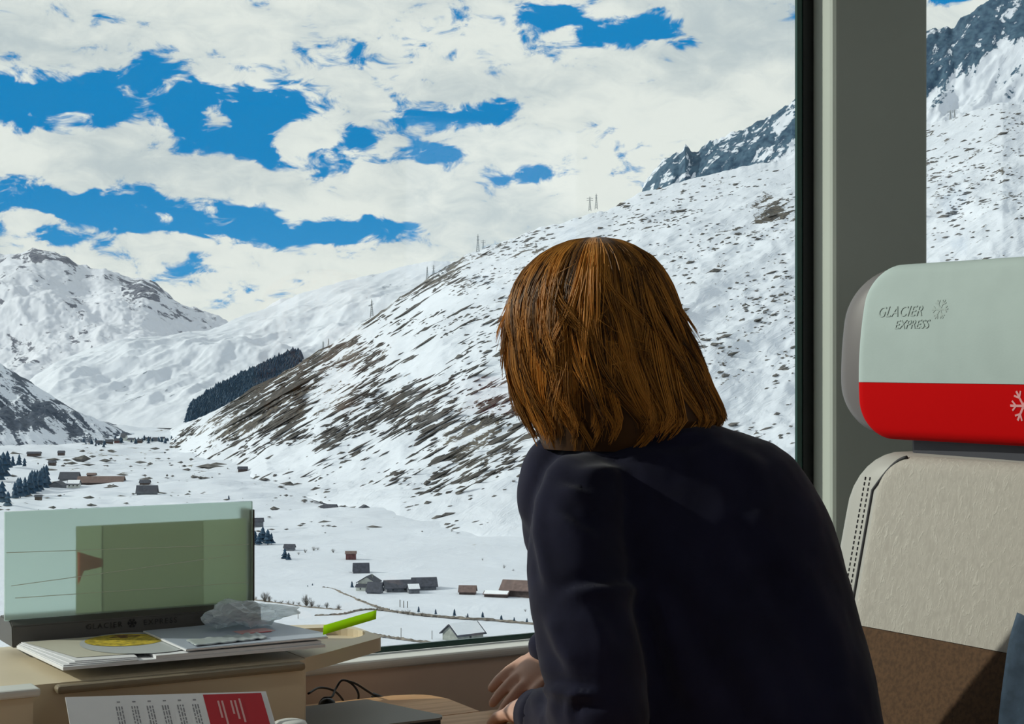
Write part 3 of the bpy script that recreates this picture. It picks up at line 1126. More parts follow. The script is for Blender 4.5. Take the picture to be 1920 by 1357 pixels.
bank('brook_bank', [(590, 1155), (640, 1152), (665, 1146), (690, 1143), (720, 1144), (780, 1152), (850, 1158), (930, 1163), (1005, 1170), (1150, 1182)], 1.6, 'dark winding bank of the brook across the white meadow', 'bank')
bank('farm_track', [(604, 1102), (625, 1105), (650, 1116), (680, 1128), (705, 1137), (730, 1144)], 0.9, 'grey farm track curving through the snow towards the houses', 'track')
bank('field_edge', [(470, 1124), (520, 1131), (580, 1139), (640, 1144)], 0.6, 'thin dark field edge under the round bare shrubs', 'bank')
bank('lane', [(700, 1190), (760, 1199), (840, 1209)], 1.2, 'bare strip of lane in the snow near the window sill', 'track')


# ------------------------------------------------------------------ houses
def house(px, py, w_px, h_px, label, yaw=0.0, depth=0.7, wall='timber', roof='slate', ridge_along=True, snow=False, eave=0.55, windows=0, chimney=False, name='house', cat='house', roofpart=0.45, gable_front=False):
    """px,py: middle of the front wall foot; w_px wide, h_px high; yaw in degrees away from facing the railway"""
    d = floor_d(py)
    k = d / FPX
    w, h = w_px * k, h_px * k
    dp = w * depth
    base = V(px, py, d + dp * 0.5)
    base[2] = V(px, py, d)[2]
    root = empty(name, base, -math.radians(30) + math.radians(yaw))
    tag(root, label, cat)
    hw = h * (1 - roofpart)
    # walls with gables; ridge along local x, or along y when gable_front
    bm = bmesh.new()
    X, Y = w / 2, dp / 2
    if not gable_front:
        prof = [(-Y, -1.5), (Y, -1.5), (Y, hw), (0, h * 0.97), (-Y, hw)]
        a = [bm.verts.new((-X, y, z)) for y, z in prof]
        b = [bm.verts.new((X, y, z)) for y, z in prof]
    else:
        prof = [(-X, -1.5), (X, -1.5), (X, hw), (0, h * 0.97), (-X, hw)]
        a = [bm.verts.new((x, -Y, z)) for x, z in prof]
        b = [bm.verts.new((x, Y, z)) for x, z in prof]
    bm.faces.new(a)
    bm.faces.new(b)
    for i in range(5):
        bm.faces.new((a[i], a[(i + 1) % 5], b[(i + 1) % 5], b[i]))
    obj('walls', bm, M[wall], root)
    # roof: two sloping slabs
    ov = eave * min(w, dp) * 0.18
    th = max(0.25, 0.05 * h)

    def slabs(ov, th, lift, scale=1.0):
        bm = bmesh.new()
        half = Y if not gable_front else X
        run = X if not gable_front else Y
        for s in (-1, 1):
            sl = (h - hw) / half
            p0 = (s * (half + ov) * scale, hw - ov * sl + lift)
            p1 = (0, h + lift)
            q = []
            for r in (-(run + ov) * scale, (run + ov) * scale):
                for (c, z) in (p0, p1):
                    for dz in (0, th):
                        q.append(bm.verts.new((r, c, z + dz) if not gable_front else (c, r, z + dz)))
            for f in ((0, 1, 3, 2), (4, 6, 7, 5), (0, 2, 6, 4), (1, 5, 7, 3), (0, 4, 5, 1), (2, 3, 7, 6)):
                bm.faces.new([q[i] for i in f])
        return bm
    rf = obj('roof', slabs(ov, th, 0), M[roof], root)
    if snow:
        obj('snow_cover', slabs(ov * 0.6, th * 0.8, th * 1.02, 0.97), M['roof_snow'], rf)
    if windows:
        for i in range(windows):
            x = -X + (i + 0.5) * w / windows
            s = min(w / windows * 0.32, hw * 0.3)
            wb = obj('window', newbox(x - s / 2, x + s / 2, -Y - 0.12, -Y + 0.05, hw * 0.35, hw * 0.35 + s * 1.2), M['win'], root)
    if chimney:
        obj('chimney', newbox(X * 0.3, X * 0.3 + w * 0.06, -w * 0.03, w * 0.03, hw, h * 1.12), M['stone_wall'], rf)
    return root


house(868, 1202, 60, 30, 'grey barn with pale blue snow-lit roof, nearest to the window sill', yaw=38, depth=0.8, wall='stone_wall', roof='slate', snow=True, roofpart=0.55, windows=1, name='barn', cat='barn')
house(677, 1074, 27, 17, 'small dark hut with steep slate roof above the pale gabled house', yaw=8, depth=0.8, wall='timber', roofpart=0.85, name='hut', cat='hut')
house(658, 1049, 19, 15, 'small square red-brown hut alone on the bright snowfield', yaw=4, depth=0.8, wall='timber_red', roof='tile', roofpart=0.25, name='hut', cat='hut')
house(692, 1107, 34, 26, 'pale greenish gabled farmhouse behind the dark hut', yaw=-12, depth=0.9, wall='render_wall', roof='slate', gable_front=True, windows=2, roofpart=0.4, chimney=True)
house(678, 1108, 18, 12, 'low pale annex left of the gabled farmhouse', yaw=-12, depth=0.8, wall='render_wall', roof='slate', windows=1, roofpart=0.35, name='annex')
house(703, 1114, 26, 21, 'dark timber hut right in front of the pale gabled farmhouse', yaw=-14, depth=0.7, wall='timber_grey', roof='slate', roofpart=0.7, windows=1, name='hut', cat='hut')
house(745, 1110, 46, 20, 'low dark farm building with grey walls in the middle of the meadow', yaw=14, depth=0.8, wall='timber_grey', roof='slate', roofpart=0.55, windows=2, name='farm_building', cat='building')
house(795, 1106, 42, 21, 'long slate-roofed barn patched with snow right of the farm building', yaw=10, depth=0.8, wall='timber_grey', roof='slate', roofpart=0.6, name='barn', cat='barn')
house(775, 1113, 20, 16, 'small grey lean-to in front of the long slate-roofed barn', yaw=14, depth=1.0, wall='timber_grey', roof='slate', roofpart=0.45, snow=True, name='lean_to', cat='shed')
house(877, 1115, 30, 16, 'brown timber shed with hipped look standing alone in the meadow', yaw=-6, depth=0.7, wall='timber', roof='tile', roofpart=0.6, name='shed', cat='shed')
house(975, 1119, 62, 28, 'large brown barn half hidden by the person, snow on its gable', yaw=-20, depth=0.6, wall='timber', roof='tile', roofpart=0.5, name='barn', cat='barn')
house(932, 1120, 44, 10, 'low snow-covered shed left of the large brown barn', yaw=-12, depth=0.6, wall='timber', roof='tile', snow=True, roofpart=0.4, name='shed', cat='shed')
house(619, 957, 24, 11, 'small dark chalet high on the slope above the square hut', yaw=-10, depth=0.6, wall='timber_grey', roof='slate', windows=0)
house(609, 955, 14, 7, 'tiny dark lean-to left of the chalet high on the slope', yaw=-10, depth=0.6, wall='timber_grey', roof='slate', name='lean_to', cat='shed')
house(684, 959, 18, 12, 'tiny dark gabled hut on the slope right of the chalet', yaw=20, depth=0.8, wall='timber_grey', roof='slate', gable_front=True, name='hut', cat='hut')
house(481, 984, 24, 12, 'dark chalet just right of the glass panel', yaw=14, depth=0.7, wall='timber_grey', roof='slate', name='house')
house(543, 1033, 19, 12, 'small dark hut left of the bushes on the snowfield', yaw=-6, depth=0.7, wall='timber_grey', roof='slate', name='hut', cat='hut')
house(276, 928, 36, 17, 'dark slate-roofed house right of the long flat building', yaw=4, depth=0.6, wall='timber_grey', roof='slate', roofpart=0.7, windows=3)
house(272, 910, 18, 10, 'small dark house behind the slate-roofed house', yaw=0, depth=0.7, wall='timber', roof='slate')
house(131, 903, 33, 17, 'blue-grey house with dark roof at the left end of the hamlet', yaw=0, depth=0.7, wall='timber_grey', roof='slate', roofpart=0.6)
house(139, 914, 22, 13, 'white-walled house in front of the dark hamlet house', yaw=0, depth=0.6, wall='render_wall', roof='slate', snow=True, windows=3)
house(108, 918, 26, 15, 'grey gabled house beside the dark conifer clump', yaw=-8, depth=0.9, wall='timber_grey', roof='slate', gable_front=True)
house(190, 908, 82, 14, 'long low brown building in the middle of the hamlet', yaw=3, depth=0.35, wall='timber', roof='tile', roofpart=0.65, name='long_building', cat='building')
house(172, 893, 16, 6, 'small brown hut behind the long low building', yaw=0, depth=0.6, wall='timber', roof='tile', name='hut', cat='hut')
house(98, 871, 13, 7, 'tiny square hut above the hamlet', yaw=0, depth=0.7, wall='timber', roof='slate', name='hut', cat='hut')
house(455, 884, 17, 9, 'small dark hut on the slope above the right end of the glass panel', yaw=12, depth=0.7, wall='timber', roof='slate', name='hut', cat='hut')
house(72, 935, 13, 7, 'tiny dark shed below the conifer clump', yaw=12, depth=0.7, wall='timber', roof='slate', name='shed', cat='shed')
house(9, 920, 24, 13, 'pale house at the left edge of the view', yaw=0, depth=0.7, wall='render_wall', roof='slate', snow=True)
house(64, 853, 24, 6, 'low dark building below the shaded foothill', yaw=0, depth=0.5, wall='timber', roof='slate', name='long_building', cat='building')
house(115, 852, 12, 7, 'little dark hut at the foot of the shaded foothill', yaw=0, depth=0.6, wall='timber', roof='slate', name='hut', cat='hut')
for i, (px, py, w, h, wl) in enumerate([(232, 827, 10, 14, 'render_wall'), (222, 830, 14, 8, 'timber_red'), (246, 828, 12, 7, 'render_wall'), (205, 832, 13, 8, 'timber'), (262, 829, 9, 6, 'timber'), (278, 827, 10, 7, 'render_wall'), (291, 826, 9, 6, 'timber_grey'), (186, 834, 12, 8, 'timber_grey'), (305, 825, 8, 6, 'render_wall')]):
    o = house(px, py, w, h, 'tiny house of the far village at the end of the valley', yaw=(i * 17) % 30 - 15, wall=wl, roof='slate', name='house')
    o['group'] = 'far village houses'
for k in range(34):
    px = random.uniform(150, 330)
    conifer(px, 824 + random.uniform(0, 9) + (6 if px < 215 else 0), random.uniform(6, 12), 'tiny dark conifer around the far village', 'conifers round the far village', wide=0.42)


# ------------------------------------------------------------------ pylons and posts
def pylon(px, py, h_px, d, label, group, arm=0.22):
    base = V(px, py, d)
    h = h_px * d / FPX
    root = empty('power_pylon', base - UP * 3, -math.radians(30))
    tag(root, label, 'pylon', group)
    r = 0.010 * h + 0.18
    h = h + 3
    bm = bmesh.new()
    q = h * 0.085
    for sx in (-1, 1):
        for sy in (-1, 1):
            tube(bm, [(sx * q, sy * q, 0), (sx * q * 0.25, sy * q * 0.25, h * 0.75), (0, 0, h)], r, 4)
    for k in range(6):
        z0, z1 = h * (0.05 + k * 0.11), h * (0.16 + k * 0.11)
        a0, a1 = q * (1 - z0 / h), q * (1 - z1 / h)
        tube(bm, [(-a0, -a0, z0), (a1, -a1, z1)], r * 0.7, 3)
        tube(bm, [(a0, a0, z0), (-a1, a1, z1)], r * 0.7, 3)
    obj('lattice_mast', bm, M['steel'], root)
    for z in (0.72, 0.86):
        obj('crossarm', tube(bmesh.new(), [(-arm * h, 0, h * z), (0, 0, h * z + 0.03 * h), (arm * h, 0, h * z)], r, 4), M['steel'], root)
    return root


pylon(1106, 392, 24, 2840, 'left pylon of the pair on the crest above the person', 'pylons')
pylon(1118, 389, 26, 2850, 'right pylon of the pair on the crest above the person', 'pylons', arm=0.08)
pylon(896, 472, 33, 2720, 'taller left pylon of the pair on the crest left of the head', 'pylons', arm=0.06)
pylon(906, 467, 18, 2730, 'shorter right pylon of the pair on the crest left of the head', 'pylons')
pylon(801, 523, 24, 2700, 'left pylon of the pair lower down the crest', 'pylons', arm=0.06)
pylon(813, 516, 20, 2700, 'right pylon of the pair lower down the crest', 'pylons', arm=0.12)
pylon(606, 655, 16, 2700, 'left pylon of the lowest pair on the rocky crest', 'pylons', arm=0.12)
pylon(616, 650, 16, 2700, 'right pylon of the lowest pair on the rocky crest', 'pylons', arm=0.06)
pylon(1782, 222, 16, 3140, 'left mast of the pair on the crest in the right window', 'pylons', arm=0.3)
pylon(1790, 220, 15, 3140, 'right mast of the pair on the crest in the right window', 'pylons', arm=0.3)
pylon(697, 591, 30, 2695, 'thin lone mast against the bluish ridge', None, arm=0.04)
for px, py, h in [(750, 1137, 13), (757, 1138, 12), (764, 1138, 11)]:
    b = ground(px, py)
    hh = h * floor_d(py) / FPX
    o = obj('post', tube(bmesh.new(), [(0, 0, -1), (0, 0, hh)], 0.22, 6), M['twig'])
    o.location = b
    tag(o, 'dark upright post of the group of three in the meadow', 'post', 'three posts in the meadow')
for px, py, h, lb in [(481, 1147, 16, 'thin pole near the right edge of the glass panel'), (559, 1160, 16, 'thin pole in the snow behind the plastic bag'), (752, 1197, 20, 'thin pole in the snow above the shelf end'), (810, 1198, 16, 'thin pole in the snow left of the nearest barn')]:
    b = ground(px, py)
    hh = h * floor_d(py) / FPX
    o = obj('pole', tube(bmesh.new(), [(0, 0, -1), (0, 0, hh)], 0.14, 6), M['twig'])
    o.location = b
    tag(o, lb, 'pole')

# ================================================================== CARRIAGE
GY = 2.35            # plane of the window glass
XA, XB = -3.2, 5.6   # ends of the carriage section
YB = -0.75           # opposite wall
ZC = 2.45

o = obj('floor', newbox(XA, XB, YB - 0.1, GY + 0.1, -0.05, 0.0), M['carpet'])
tag(o, 'grey carpet floor of the carriage', 'floor', kind='structure')
o = obj('wall_window', newbox(XA, XB, GY - 0.045, GY + 0.07, 0.0, 0.742), M['dado'])
tag(o, 'beige wall panel under the carriage window', 'wall', kind='structure')
o = obj('wall_window_top', newbox(XA, XB, GY - 0.05, GY + 0.07, 2.08, ZC), M['wall'])
tag(o, 'panel above the carriage window', 'wall', kind='structure')
o = obj('trim_1', newbox(XA, XB, GY - 0.055, GY + 0.004, 0.7425, 0.758, 0.006, 3), M['sill'])
tag(o, 'off-white window sill trim', 'sill', kind='structure')
PX0, PX1, PYF = 1.964, 2.186, 2.284
PILL = ((PX0, PX1), (PX0 - 2.55, PX1 - 2.55), (PX0 + 2.0, PX1 + 2.0))
for k, (a, b) in enumerate(PILL):
    o = obj('trim_%d' % (k + 2), newbox(a, b, PYF, GY + 0.004, 0.759, 2.0795, 0.012, 3), M['wall'], smooth=False)
    tag(o, ['grey-green pillar between the two windows', 'pillar left of the large window', 'pillar beyond the right window'][k], 'pillar', kind='structure')
# windows
spans = [(PILL[1][1], PX0), (PX1, PILL[2][0]), (XA, PILL[1][0]), (PILL[2][1], XB)]
for k, (a, b) in enumerate(spans):
    w = obj('window_%d' % (k + 1), newbox(a + 0.001, b - 0.001, GY - 0.003, GY + 0.003, 0.7595, 2.079), M['glass'])
    tag(w, ['large carriage window the person looks through', 'carriage window right of the pillar', 'window left of the view', 'window beyond'][k], 'window', kind='structure')
    bm = bmesh.new()
    for (x0, x1, z0, z1) in ((a + 0.001, a + 0.024, .7595, 2.079), (b - 0.024, b - 0.001, .7595, 2.079)):
        box(bm, x0, x1, GY - 0.012, GY - 0.004, z0, z1)
    obj('seal', bm, M['seal'], w)
    bm = bmesh.new()
    for (x0, x1, z0, z1) in ((a + 0.024, a + 0.036, .768, 2.07), (b - 0.036, b - 0.024, .768, 2.07), (a + 0.024, b - 0.024, .7595, .768)):
        box(bm, x0, x1, GY - 0.010, GY - 0.004, z0, z1)
    obj('glass_edge', bm, M['glass_edge'], w)
# far side of the carriage
o = obj('wall_opposite', newbox(XA, XB, YB - 0.1, YB, 0.0, 0.78), M['dado'])
tag(o, 'lower wall on the aisle side of the carriage', 'wall', kind='structure')
o = obj('wall_opposite_top', newbox(XA, XB, YB - 0.1, YB, 2.08, ZC), M['wall'])
tag(o, 'wall above the aisle side windows', 'wall', kind='structure')
for k, x in enumerate((-2.4, -0.2, 2.0, 4.2)):
    o = obj('trim_%d' % (k + 5), newbox(x - 0.72, x + 0.72, YB - 0.09, YB - 0.01, 0.781, 2.0795, 0.01), M['wall'])  # unseen pillars made extra wide to cut light from this side
    tag(o, 'pillar on the aisle side, widened to dim the carriage', 'pillar', kind='structure')
o = obj('ceiling', newbox(XA, XB, YB - 0.1, GY + 0.07, ZC, ZC + 0.06), M['ceil'])
tag(o, 'pale carriage ceiling', 'ceiling', kind='structure')
fill_m = bpy.data.materials.new('fill_light')  # unseen glowing ceiling strips added to brighten console and table
fill_m.use_nodes = True
_b = fill_m.node_tree.nodes['Principled BSDF']
_b.inputs['Emission Color'].default_value = (1.0, 0.93, 0.82, 1)
_b.inputs['Emission Strength'].default_value = 1.2
for x in (-1.6, 0.4, 2.4):
    obj('fill_light', newbox(x - 0.8, x + 0.8, 0.55, 0.75, ZC - 0.02, ZC - 0.001), fill_m, o)
for k, x in enumerate((XA, XB)):
    o = obj(('added_wall_rear', 'added_wall_front')[k], newbox(x - 0.06, x, YB - 0.1, GY + 0.07, 0, ZC), M['wall'])  # unseen walls added so no light leaks in at the ends
    tag(o, 'unseen end wall closing the carriage section against light', 'wall', kind='structure')

# ---- table
TZ = 0.72
troot = empty('folding_table', (0.75, 2.05, 0.0))
tag(troot, 'wood veneer folding table under the window', 'table')
oo = (0.75, 2.05, 0.0)


def rounded_poly(pts, rads, n=6):
    out = []
    m = len(pts)
    for i in range(m):
        p, a, b = np.array(pts[i], float), np.array(pts[i - 1], float), np.array(pts[(i + 1) % m], float)
        r = rads[i]
        if r <= 0:
            out.append(tuple(p))
            continue
        u = (a - p) / np.linalg.norm(a - p)
        v = (b - p) / np.linalg.norm(b - p)
        for k in range(n + 1):
            t = k / n
            q = (1 - t) ** 2 * (p + u * r) + 2 * t * (1 - t) * p + t * t * (p + v * r)
            out.append(tuple(q))
    return out


bm = prism(bmesh.new(), rounded_poly([(0.28, 2.052), (1.138, 2.052), (1.138, 2.215), (0.28, 2.215)], [0, 0, .06, 0]), TZ - 0.024, TZ, 0.003)
obj('inner_leaf', bm, M['wood'], troot, origin=oo)
bm = prism(bmesh.new(), rounded_poly([(0.24, 1.45), (1.27, 1.45), (1.27, 2.048), (0.24, 2.048)], [.08, .08, .05, 0]), TZ - 0.024, TZ + 0.001, 0.003)
obj('outer_leaf', bm, M['wood'], troot, origin=oo)
bm = tube(bmesh.new(), [(0.75, 2.12, 0.0), (0.75, 2.12, TZ - 0.026)], 0.035, 16)
obj('leg', bm, M['steel'], troot, origin=oo)
obj('wall_bracket', newbox(0.5, 1.0, 2.19, 2.304, TZ - 0.07, TZ - 0.026, 0.005), M['steel'], troot, origin=oo)

# ---- console in the middle of the table
CZ = 0.835
croot = empty('window_console', (0.6, 2.15, TZ + 0.001))
co = (0.6, 2.15, TZ + 0.001)
tag(croot, 'beige moulded plastic console on the table beneath the glass panel', 'console')
bm = prism(bmesh.new(), rounded_poly([(0.30, 2.004), (0.857, 2.004), (0.857, 2.292), (0.30, 2.292)], [0.06, 0.006, .01, .02]), TZ + 0.002, CZ - 0.012)
obj('body', bm, M['console'], croot, origin=co)
well = bmesh.new()
prism(well, [(0.950 + 0.064 * math.cos(2 * math.pi * k / 36), 2.178 + 0.058 * math.sin(2 * math.pi * k / 36)) for k in range(36)], CZ - 0.022, CZ + 0.02)
wo_ = obj('well_cutter', well, M['console'])
top_poly = rounded_poly([(0.29, 1.992), (0.862, 1.992), (0.900, 2.026), (1.024, 2.108), (1.032, 2.255), (0.90, 2.292), (0.29, 2.292)], [0.09, .012, .02, .012, .05, .03, .02])
apron_poly = rounded_poly([(0.858, 2.014), (0.897, 2.036), (1.016, 2.114), (1.024, 2.248), (0.90, 2.290), (0.858, 2.290)], [.0, .02, .012, .05, .03, .0])
for nm, bm in (('top', prism(bmesh.new(), top_poly, CZ - 0.0115, CZ, 0.004, 3)), ('tray_apron', prism(bmesh.new(), apron_poly, CZ - 0.030, CZ - 0.0116))):
    t_ = obj(nm, bm, M['console'])
    md = t_.modifiers.new('b', 'BOOLEAN')
    md.operation = 'DIFFERENCE'
    md.object = wo_
    md.solver = 'EXACT'
    bpy.context.view_layer.update()
    me = bpy.data.meshes.new_from_object(t_.evaluated_get(bpy.context.evaluated_depsgraph_get()))
    me.transform(Matrix.Translation(-Vector(co)))
    bpy.data.objects.remove(t_)
    link(nm, me, M['console'], croot)
bpy.data.objects.remove(wo_)
obj('slot_shade_bar', newbox(0.535, 0.848, 1.985, 2.003, CZ - 0.0225, CZ - 0.0125, 0.004), mat('painted_slot_shade', (0.25, 0.2, 0.13), 0.5), croot, origin=co)  # solid dark bar; its colour stands for the shade in a slot

# flap of a white bin at the left end of the console
broot = empty('waste_bin', (0.44, 1.96, TZ + 0.002))
bo = (0.44, 1.96, TZ + 0.002)
tag(broot, 'small white waste bin with flap lid at the left end of the console', 'bin')
obj('body', prism(bmesh.new(), [(0.34, 1.958), (0.500, 1.958), (0.500, 1.985), (0.34, 1.985)], TZ + 0.002, 0.818), M['console'], broot, origin=bo)
obj('lid', newbox(0.33, 0.507, 1.950, 1.988, 0.819, 0.829, 0.003), M['white_plastic'], broot, origin=bo)

# ---- glass panel in a dark base
proot = empty('glass_panel_stand', (0.70, 2.24, CZ))
po = (0.70, 2.24, CZ)
tag(proot, 'pale green frosted glass panel standing in a dark lettered base', 'panel')
bx0, bx1, bz1, byf = 0.537, 0.876, 0.868, 2.212
bm = bmesh.new()
prof = [(2.205, CZ), (2.276, CZ), (2.276, bz1), (2.222, bz1), (2.209, bz1 - 0.006)]
a = [bm.verts.new((bx0, y, z)) for y, z in prof]
b = [bm.verts.new((bx1, y, z)) for y, z in prof]
bm.faces.new(a)
bm.faces.new(b)
for i in range(5):
    bm.faces.new((a[i], a[(i + 1) % 5], b[(i + 1) % 5], b[i]))
bmesh.ops.bevel(bm, geom=list(bm.edges), offset=0.0015, segments=2, affect='EDGES')
obj('base', bm, M['base_dark'], proot, origin=po)
gp = obj('glass', newbox(0.532, 0.870, 2.224, 2.230, 0.867, 1.0075, 0.001), M['frosted'], proot, origin=po)
obj('back_frame', newbox(0.868, 0.8765, 2.233, 2.27, 0.868, 0.995, 0.001), M['base_dark'], proot, origin=po)
# flat coloured sheets behind the frosted glass
olive_m = sheet_mat('olive_sheet', (0.19, 0.20, 0.12), 0.75)
grey_olive_m = sheet_mat('grey_olive_sheet', (0.28, 0.30, 0.20), 0.75)
def thin(name, pts, y, material):
    bm = bmesh.new()
    bm.faces.new([bm.verts.new((x, y, z)) for x, z in pts])
    return obj(name, bm, material, proot, origin=po)


thin('card', [(0.6622, .868), (0.804, .868), (0.804, .983), (0.6622, .983)], 2.240, olive_m)  # flat olive sheet
thin('card', [(0.803, .868), (0.8665, .868), (0.8665, .983), (0.803, .983)], 2.241, grey_olive_m)  # flat grey-olive sheet
thin('card', [(0.628, .868), (0.663, .868), (0.663, .983), (0.628, .983)], 2.241, grey_olive_m)  # flat grey-olive sheet
thin('red_sheet', [(0.630, .905), (0.638, .924), (0.6635, .928), (0.6635, .938), (0.629, .950)], 2.238, sheet_mat('red_film', (0.55, 0.12, 0.08), 0.7))
reflection_m = mat('painted_reflection_line', (0.85, 0.92, 0.80), 0.4)  # reflections of overhead lines, built as pale threads on the glass
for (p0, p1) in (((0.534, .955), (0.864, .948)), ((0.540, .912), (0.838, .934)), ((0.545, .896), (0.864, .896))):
    obj('reflection_line', tube(bmesh.new(), [(p0[0], 2.2236, p0[1]), (p1[0], 2.2236, p1[1])], 0.00045, 5), reflection_m, proot, origin=po)
# lettering on the base
for body, x in (('GLACIER', 0.656), ('EXPRESS', 0.732)):
    me = text_mesh(body, 0.0100, 0.0002, 'CENTER', space=1.3)
    me.transform(Matrix.Translation((x - po[0], 2.2055 - po[1], 0.8512 - CZ)) @ Matrix.Rotation(math.radians(87), 4, 'X'))
    link('lettering', me, M['letter'], proot)


def snowflake(bm, r, w, n=6):
    for k in range(n // 2):
        a = math.pi * k / (n // 2)
        c, s = math.cos(a), math.sin(a)
        def bar(p, q, ww):
            px, py = p
            qx, qy = q
            dx, dy = qx - px, qy - py
            L = math.hypot(dx, dy)
            nx, ny = -dy / L * ww / 2, dx / L * ww / 2
            vv = [bm.verts.new((x, y, 0)) for x, y in ((px + nx, py + ny), (qx + nx, qy + ny), (qx - nx, qy - ny), (px - nx, py - ny))]
            bm.faces.new(vv)
        bar((-r * c, -r * s), (r * c, r * s), w)
        for sg in (-1, 1):
            for off in (0.55, -0.55):
                bx_, by_ = sg * r * 0.55 * c, sg * r * 0.55 * s
                e = a + (0 if sg > 0 else math.pi) + off * 1.4
                bar((bx_, by_), (bx_ + r * 0.42 * math.cos(e), by_ + r * 0.42 * math.sin(e)), w * 0.8)
    return bm


bm = snowflake(bmesh.new(), 0.0062, 0.0017)
bm.transform(Matrix.Translation((0.6935, 2.2062, 0.8548)) @ Matrix.Rotation(math.radians(87), 4, 'X'))
obj('snowflake_emblem', bm, M['letter'], proot, origin=po)


# ---- printed matter on the console
def quad_sheet(bm, pts, z):
    bm.faces.new([bm.verts.new((x, y, z)) for x, y in pts])
    return bm


mroot = empty('magazine', (0.70, 2.10, CZ))
mo = (0.70, 2.10, CZ)
tag(mroot, 'folded magazine with round food picture lying on the console', 'magazine')
mp = [(0.540, 2.196), (0.549, 2.012), (0.884, 2.008), (0.872, 2.196)]
bm = prism(bmesh.new(), mp, CZ + 0.0005, CZ + 0.0045, 0.0006, 1)
prism(bm, [(0.662, 2.011), (0.880, 2.012), (0.868, 2.190), (0.662, 2.190)], CZ + 0.0047, CZ + 0.0085)
obj('pages', bm, M['paper'], mroot, origin=mo)
bm = bmesh.new()
for k in range(3):
    z0 = CZ + 0.0048 + 0.0013 * k
    q = [(0.541 + .002 * k, 2.194), (0.551 + .008 * k, 2.018 + .004 * k), (0.64, 2.010 + .003 * k), (0.66, 2.192)]
    prism(bm, q, z0, z0 + 0.0010)
obj('folded_pages', bm, M['paper'], mroot, origin=mo)
bm = quad_sheet(bmesh.new(), [(0.548, 2.188), (0.574, 2.044), (0.640, 2.036), (0.658, 2.188)], CZ + 0.0090)
obj('cover_print', bm, M['paper_cream'], mroot, origin=mo)


def arc_sheet(cx, cy, rx, ry, z, a0=0, a1=360, n=36):
    bm = bmesh.new()
    pts = [bm.verts.new((cx + rx * math.cos(math.radians(a0 + (a1 - a0) * k / n)), cy + ry * math.sin(math.radians(a0 + (a1 - a0) * k / n)), z)) for k in range(n)]
    bm.faces.new(pts)
    return bm


obj('plate_print', arc_sheet(0.674, 2.110, 0.074, 0.086, CZ + 0.0095), M['paper_grey'], mroot, origin=mo)
obj('food_print', arc_sheet(0.662, 2.137, 0.050, 0.048, CZ + 0.0099), M['food_yellow'], mroot, origin=mo)
bm = bmesh.new()
for k in range(14):
    a = random.uniform(0, 6.28)
    r = random.uniform(0, 0.020)
    ellipsoid(bm, (0.672 + r * math.cos(a), 2.166 + 0.7 * r * math.sin(a), CZ + 0.0100), (0.006, 0.004, 0.0003), sub=1)
obj('garnish_print', bm, M['food_brown'], mroot, origin=mo)

broot2 = empty('brochure', (0.82, 2.1, CZ))
bo2 = (0.82, 2.1, CZ)
tag(broot2, 'grey-blue brochure under the plastic bag, reaching the tray', 'brochure')
bp = [(0.700, 2.012), (0.890, 2.014), (0.900, 2.050), (0.872, 2.190), (0.700, 2.180)]
obj('sheets', prism(bmesh.new(), bp, CZ + 0.0105, CZ + 0.0125), M['paper'], broot2, origin=bo2)
obj('cover', prism(bmesh.new(), [(0.7015, 2.0135), (0.889, 2.0155), (0.898, 2.049), (0.871, 2.188), (0.7015, 2.178)], CZ + 0.0126, CZ + 0.0131), M['paper_blue'], broot2, origin=bo2)
obj('red_stripe', quad_sheet(bmesh.new(), [(0.800, 2.085), (0.850, 2.090), (0.846, 2.120), (0.798, 2.112)], CZ + 0.0134), M['print_pink'], broot2, origin=bo2)
obj('red_bar', quad_sheet(bmesh.new(), [(0.800, 2.080), (0.842, 2.084), (0.842, 2.091), (0.800, 2.087)], CZ + 0.0136), M['print_red'], broot2, origin=bo2)

o = pyobj('ticket_sachet', *(lambda nx, ny: (
    [(0.716 + 0.098 * i / nx + 0.004 * j / ny, 2.022 + 0.046 * j / ny + 0.010 * i / nx, CZ + 0.0152 + 0.0010 * math.sin(i * 1.9) * (i / nx) + 0.0006 * math.sin(j * 2.1 + i)) for i in range(nx + 1) for j in range(ny + 1)],
    [(i * (ny + 1) + j, (i + 1) * (ny + 1) + j, (i + 1) * (ny + 1) + j + 1, i * (ny + 1) + j + 1) for i in range(nx) for j in range(ny)]))(24, 6),
    mat('foil_sachet_print', (0.55, 0.60, 0.62), 0.3, 0.3), origin=(0.76, 2.04, CZ + 0.0133))
md = o.modifiers.new('thick', 'SOLIDIFY')
md.thickness = 0.0012
tag(o, 'flat crinkled silvery sachet on the front of the brochure', 'sachet')

# crumpled clear bag
bm = bmesh.new()
ellipsoid(bm, (0, 0, 0), (0.062, 0.032, 0.0185), sub=4)
for v in bm.verts:
    p = Vector(v.co)
    n = mnoise.noise(p * 38) * 0.012 + mnoise.noise(p * 95) * 0.005
    c = abs(mnoise.noise(p * 55 + Vector((3, 1, 7)))) * 0.012
    v.co += v.normal * (n - c)
    if v.co.x > 0.02:
        f = (v.co.x - 0.02) / 0.05
        v.co.z = v.co.z * (1 - 0.55 * f) - 0.004 * f
        v.co.x += 0.020 * f
    v.co.z = max(v.co.z, -0.0180)
bm.transform(Matrix.Translation((0.826, 2.135, CZ + 0.0322)) @ Matrix.Rotation(math.radians(4), 4, 'Z'))
o = obj('plastic_bag', bm, M['film'], smooth=False, origin=(0.826, 2.135, CZ + 0.0136))
tag(o, 'crumpled clear plastic bag on the brochure beside the glass panel', 'bag')

